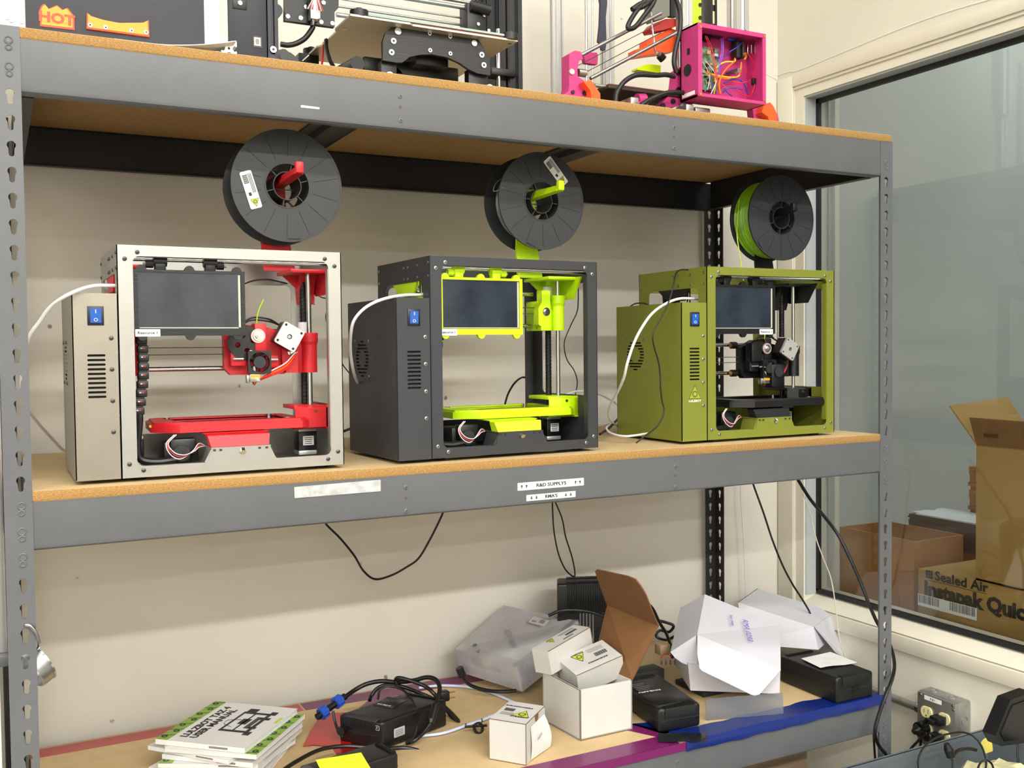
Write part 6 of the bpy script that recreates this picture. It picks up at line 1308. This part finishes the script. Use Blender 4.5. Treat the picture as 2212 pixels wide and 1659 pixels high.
p, q = at(2045, 1607, 1, -.2), at(2057, 1640, 1, -.205); b = MB(); b.cyl(p, p.lerp(q, .35), .006, BLK, 12, r2=.010).cyl(p.lerp(q, .35), p.lerp(q, .8), .010, BLK, 12).cyl(p.lerp(q, .8), q, .010, BLK, 12, r2=.004); b.build('plug_body', t, world=True)
b = MB().tube([q, at(2058, 1655, 1, -.21), at(2058, 1680, 1, -.22)], .0022, CABLE); b.build('cord', t, world=True)
b = MB().tube([at(2062, 1628, 1, -.17), at(2072, 1620, 1, -.165), at(2092, 1617, 1, -.16), at(2108, 1620, 1, -.16)], .004, CABLE, n=8); tag(b.build('thick_lead'), 'short thick glossy black lead beside the plug end', 'cable')
# black hand tool / display edge at the far right
a = [at(2150, 1590, 1, -.33), at(2183, 1512, 1, -.33), at(2230, 1495, 1, -.33), at(2250, 1600, 1, -.33), at(2162, 1612, 1, -.33)]
a = [(p.x, p.z) for p in a]
t = thing('black_monitor', 'tilted black plastic device standing in the bin at far right', 'device', at(2190, 1600, 1, -.33))
b = MB().plate(a, [], .03, BLK, T(0, -.33, 0) @ XZ); b.build('device_body', t, world=True)
cx_, cz_ = sum(p[0] for p in a)/5, sum(p[1] for p in a)/5
b = MB().plate([(cx_+(x-cx_)*.78, cz_+(z-cz_)*.78) for x, z in a], [], .002, mat('dark_screen', '08090B', .15), T(0, -.332, 0) @ XZ); b.build('device_face', t, 'darker inset face', world=True)

# ================================================================ cartons beyond the glass
BT = -.545
def obox(name, lab, x0, x1, y0, y1, z0_, z1_, m, open_=True, flaps=(), grp=None, th=.005):
    t = thing(name, lab, 'box', ((x0+x1)/2, (y0+y1)/2, z0_), 0, grp); b = MB()
    if open_:
        b.box(x0, x1, y0, y0+th, z0_, z1_, m).box(x0, x1, y1-th, y1, z0_, z1_, m).box(x0, x0+th, y0+th, y1-th, z0_, z1_, m).box(x1-th, x1, y0+th, y1-th, z0_, z1_, m).box(x0, x1, y0, y1, z0_, z0_+th, m)
    else: b.box(x0, x1, y0, y1, z0_, z1_, m, .004)
    b.build('carton_wall' if open_ else 'box_body', t, world=True)
    for q, nm in flaps: b = MB(); slab(b, q, .004, m); b.build('flap', t, nm, world=True)
    return t
BR1 = mat('brown_carton_dark', 'A9743C', .8, var=.05, vs=6)
# low open carton on the left
Xa = 2.21
c1 = at(1810, 1145, 0, Xa); c2 = at(1985, 1190, 0, Xa); c3 = at(1975, 1310, 0, Xa)
obox('open_box', 'low open brown carton at the left behind the window', Xa, Xa+.20, .285, .56, BT, c1.z+.012, BR1, grp='cartons beyond the window')
# printed carton
Xb = 2.19; d1 = at(1983, 1235, 0, Xb)
t = obox('printed_carton', 'closed brown carton with bold black lettering behind the window', Xb, Xb+.24, -.62, d1.y, BT, d1.z+.01, CARD, False, grp='cartons beyond the window')
BLT = mat('black_box_print', '262420', .7)
MW_ = Matrix(((0, 0, -1, 0), (-1, 0, 0, 0), (0, 1, 0, 0), (0, 0, 0, 1)))   # text on a face looking to -x
def wtext(b, body, u, v, size, m=BLT, bold=.0012, sx=1, X=Xb):
    p = at(u, v, 0, X-.0008); b.text(body, size, m, T(p.x, p.y, p.z) @ MW_, ax='LEFT', bold=bold, sx=sx)
b = MB(); wtext(b, 'Sealed Air', 2020, 1244, .035, bold=.0009, sx=1.12); b.build('lettering', t, 'black lettering', world=True)
b = MB(); wtext(b, 'Instapak Quick', 1997, 1271, .054, bold=.0028, sx=1.0); b.build('lettering', t, 'large bold black lettering', world=True)
b = MB()
for i in range(3):
    for j in range(3): p = at(2003+i*5.2, 1234+j*6+i*.8, 0, Xb-.0008); b.box(p.x, p.x+.0005, p.y-.0032, p.y+.0032, p.z-.0032, p.z+.0032, BLT)
p = at(2003, 1252, 0, Xb-.0008); q = at(2132, 1276, 0, Xb-.0008); b.box(p.x, p.x+.0005, q.y, p.y, p.z-.0008, p.z+.0005, BLT)
b.build('printed_mark', t, 'small block mark and rule', world=True)
p, q = at(1984, 1292, 0, Xb-.001), at(2111, 1325, 0, Xb-.001); b = MB().box(p.x-.0004, p.x+.0004, q.y, p.y, at(2050, 1324, 0, Xb).z, at(2050, 1298, 0, Xb).z, STK); st = b.build('barcode_sticker', t, 'white double barcode sticker', world=True)
b = MB(); zt2, zb2 = at(2050, 1299, 0, Xb).z, at(2050, 1317, 0, Xb).z; L_ = p.y-q.y; rr = random.Random(5); yy = p.y-.003
while yy > q.y+.004:
    wd_ = .0007+rr.random()*.0014; fr = (p.y-yy)/L_
    if not .36 < fr < .55: b.box(p.x-.0008, p.x-.0005, yy-wd_, yy, zb2, zt2, BLT)
    yy -= wd_+.0008+rr.random()*.0016
o = b.build('barcode', st, world=True); o['kind'] = 'stuff'
# tall open carton on top of it
zt3 = d1.z+.0105; Xc = 2.205; e1 = at(2110, 962, 0, Xc); ztop = e1.z; yl = e1.y
fl1 = [Vector((Xc, yl, ztop)), at(2050, 842, 0, Xc+.0), at(2133, 832, 0, Xc+.10), Vector((Xc+.23, yl, ztop))]
g0_, g1_ = at(2082, 890, 0, Xc), at(2230, 893, 0, Xc)
fl2 = [Vector((Xc, yl, ztop)), Vector((Xc, yl-.30, ztop)), Vector((Xc-.035, yl-.30, ztop+.062)), Vector((Xc-.035, yl+.020, ztop+.068))]
KIN = mat('brown_carton_inside', '8A6236', .85)
fl1 = [Vector((Xc, yl, ztop)), Vector((Xc-.03, yl+.06, ztop+.10)), Vector((Xc+.20, yl+.06, ztop+.115)), Vector((Xc+.23, yl, ztop))]
t = obox('tall_open_carton', 'tall open brown carton with raised flaps standing on the printed one', Xc, Xc+.24, yl-.34, yl, zt3, ztop, CARD, True, grp='cartons beyond the window')
b = MB(); slab(b, [Vector((Xc, yl, ztop)), Vector((Xc, yl-.34, ztop)), Vector((Xc-.012, yl-.34, ztop+.068)), Vector((Xc-.012, yl+.012, ztop+.072))], .004, KIN); f_ = b.build('flap', t, 'dark raised front flap', world=True)
for k in (0, 1): b = MB(); b.box(Xc-.0125, Xc-.011, yl-.07-.16*k, yl-.03-.16*k, ztop+.026, ztop+.034, mat('carton_stamp', '5A3E22', .8)); b.build('stamp', f_, world=True)
b = MB(); slab(b, fl1, .004, CARD); b.build('flap', t, 'raised side flap', world=True)
# flat packed white cartons and a stack of brown blanks behind
t = thing('flat_carton_bundle', 'bundle of flat white topped cartons in clear wrap beyond the window', 'box', (2.75, .42, BT), 0, 'cartons beyond the window')
X1_, X2_ = 2.50, 2.66; ztb = at(2030, 1118, 0, X1_).z; ya_ = at(1962, 1150, 0, X1_).y; yb2 = at(2125, 1150, 0, X1_).y
MB().box(X1_+.01, X2_, yb2-.05, ya_-.02, BT, ztb-.09, BR1, .002).build('lower_box', t, 'brown box beneath', world=True)
zc = ztb-.09; k = 0; DB = mat('dark_kraft_edges', '5A4438', .85)
while zc < ztb-.008:
    MB().box(X1_+.002*(k % 3), X2_, yb2-.05, ya_-.003*(k % 2), zc, zc+.0058, DB).build('flat_carton', t, world=True); zc += .0062; k += 1
b = MB().plate([(yb2-.05, X1_), (ya_-.03, X1_), (ya_-.03, X1_+.02), (ya_, X1_+.02), (ya_, X1_+.08), (ya_-.02, X1_+.10), (ya_, X1_+.13), (ya_, X2_), (yb2-.05, X2_)], [], .004, mat('bluish_white_card', 'D5DADB', .35), Matrix(((0, 1, 0, 0), (1, 0, 0, 0), (0, 0, 1, 0), (0, 0, 0, 1))) @ T(0, 0, zc)); b.build('top_sheet', t, 'white top sheet', world=True)
t = thing('blank_stack', 'tall stack of brown carton blanks behind the tall open carton', 'box', (2.75, .2, BT), 0, 'cartons beyond the window')
yk = at(2092, 1010, 0, 2.70).y; zk = at(2092, 1008, 0, 2.70).z; z_ = BT; k = 0
while z_ < zk: MB().box(2.70+.004*(k % 3), 2.95, yk-.35, yk-.003*(k % 2), z_, z_+.0115, BR1).build('carton_blank', t, world=True); z_ += .0125; k += 1
# left edge of the picture: aluminium framed board leaning left of the rack
t = thing('framed_board', 'white board in a thin aluminium frame left of the rack', 'board', (-.2, .03, FLOOR))
zz0, zz1 = at(3, 1410, 1, .10).z, 1.0
xe = at(12, 1250, 1, .10).x
MB().box(xe-.6, xe-.012, .10, .112, FLOOR, 1.0, mat('white_board', 'EDEDEA', .3), .001).build('board_panel', t, world=True)
MB().box(xe-.012, xe, .096, .114, zz0, 1.0, ALU, .002).build('board_frame', t, 'aluminium edge', world=True)
MB().box(xe-.02, xe+.003, .085, .12, at(3, 1437, 1, .1).z, zz0, GREY, .004).build('grey_clamp', t, 'grey corner clamp', world=True)

# added box under the lowest shelf; its brown stands in for shaded wall
t = thing('shade_box', 'added brown box standing in for shaded wall under the lowest shelf', 'box', (1.5, .42, FLOOR))
MB().box(1.05, 1.80, .27, .60, FLOOR+.001, -.765, mat('shaded_wall_brown', '9A8268', .85, var=.06, vs=9), .004).build('box_body', t, world=True)
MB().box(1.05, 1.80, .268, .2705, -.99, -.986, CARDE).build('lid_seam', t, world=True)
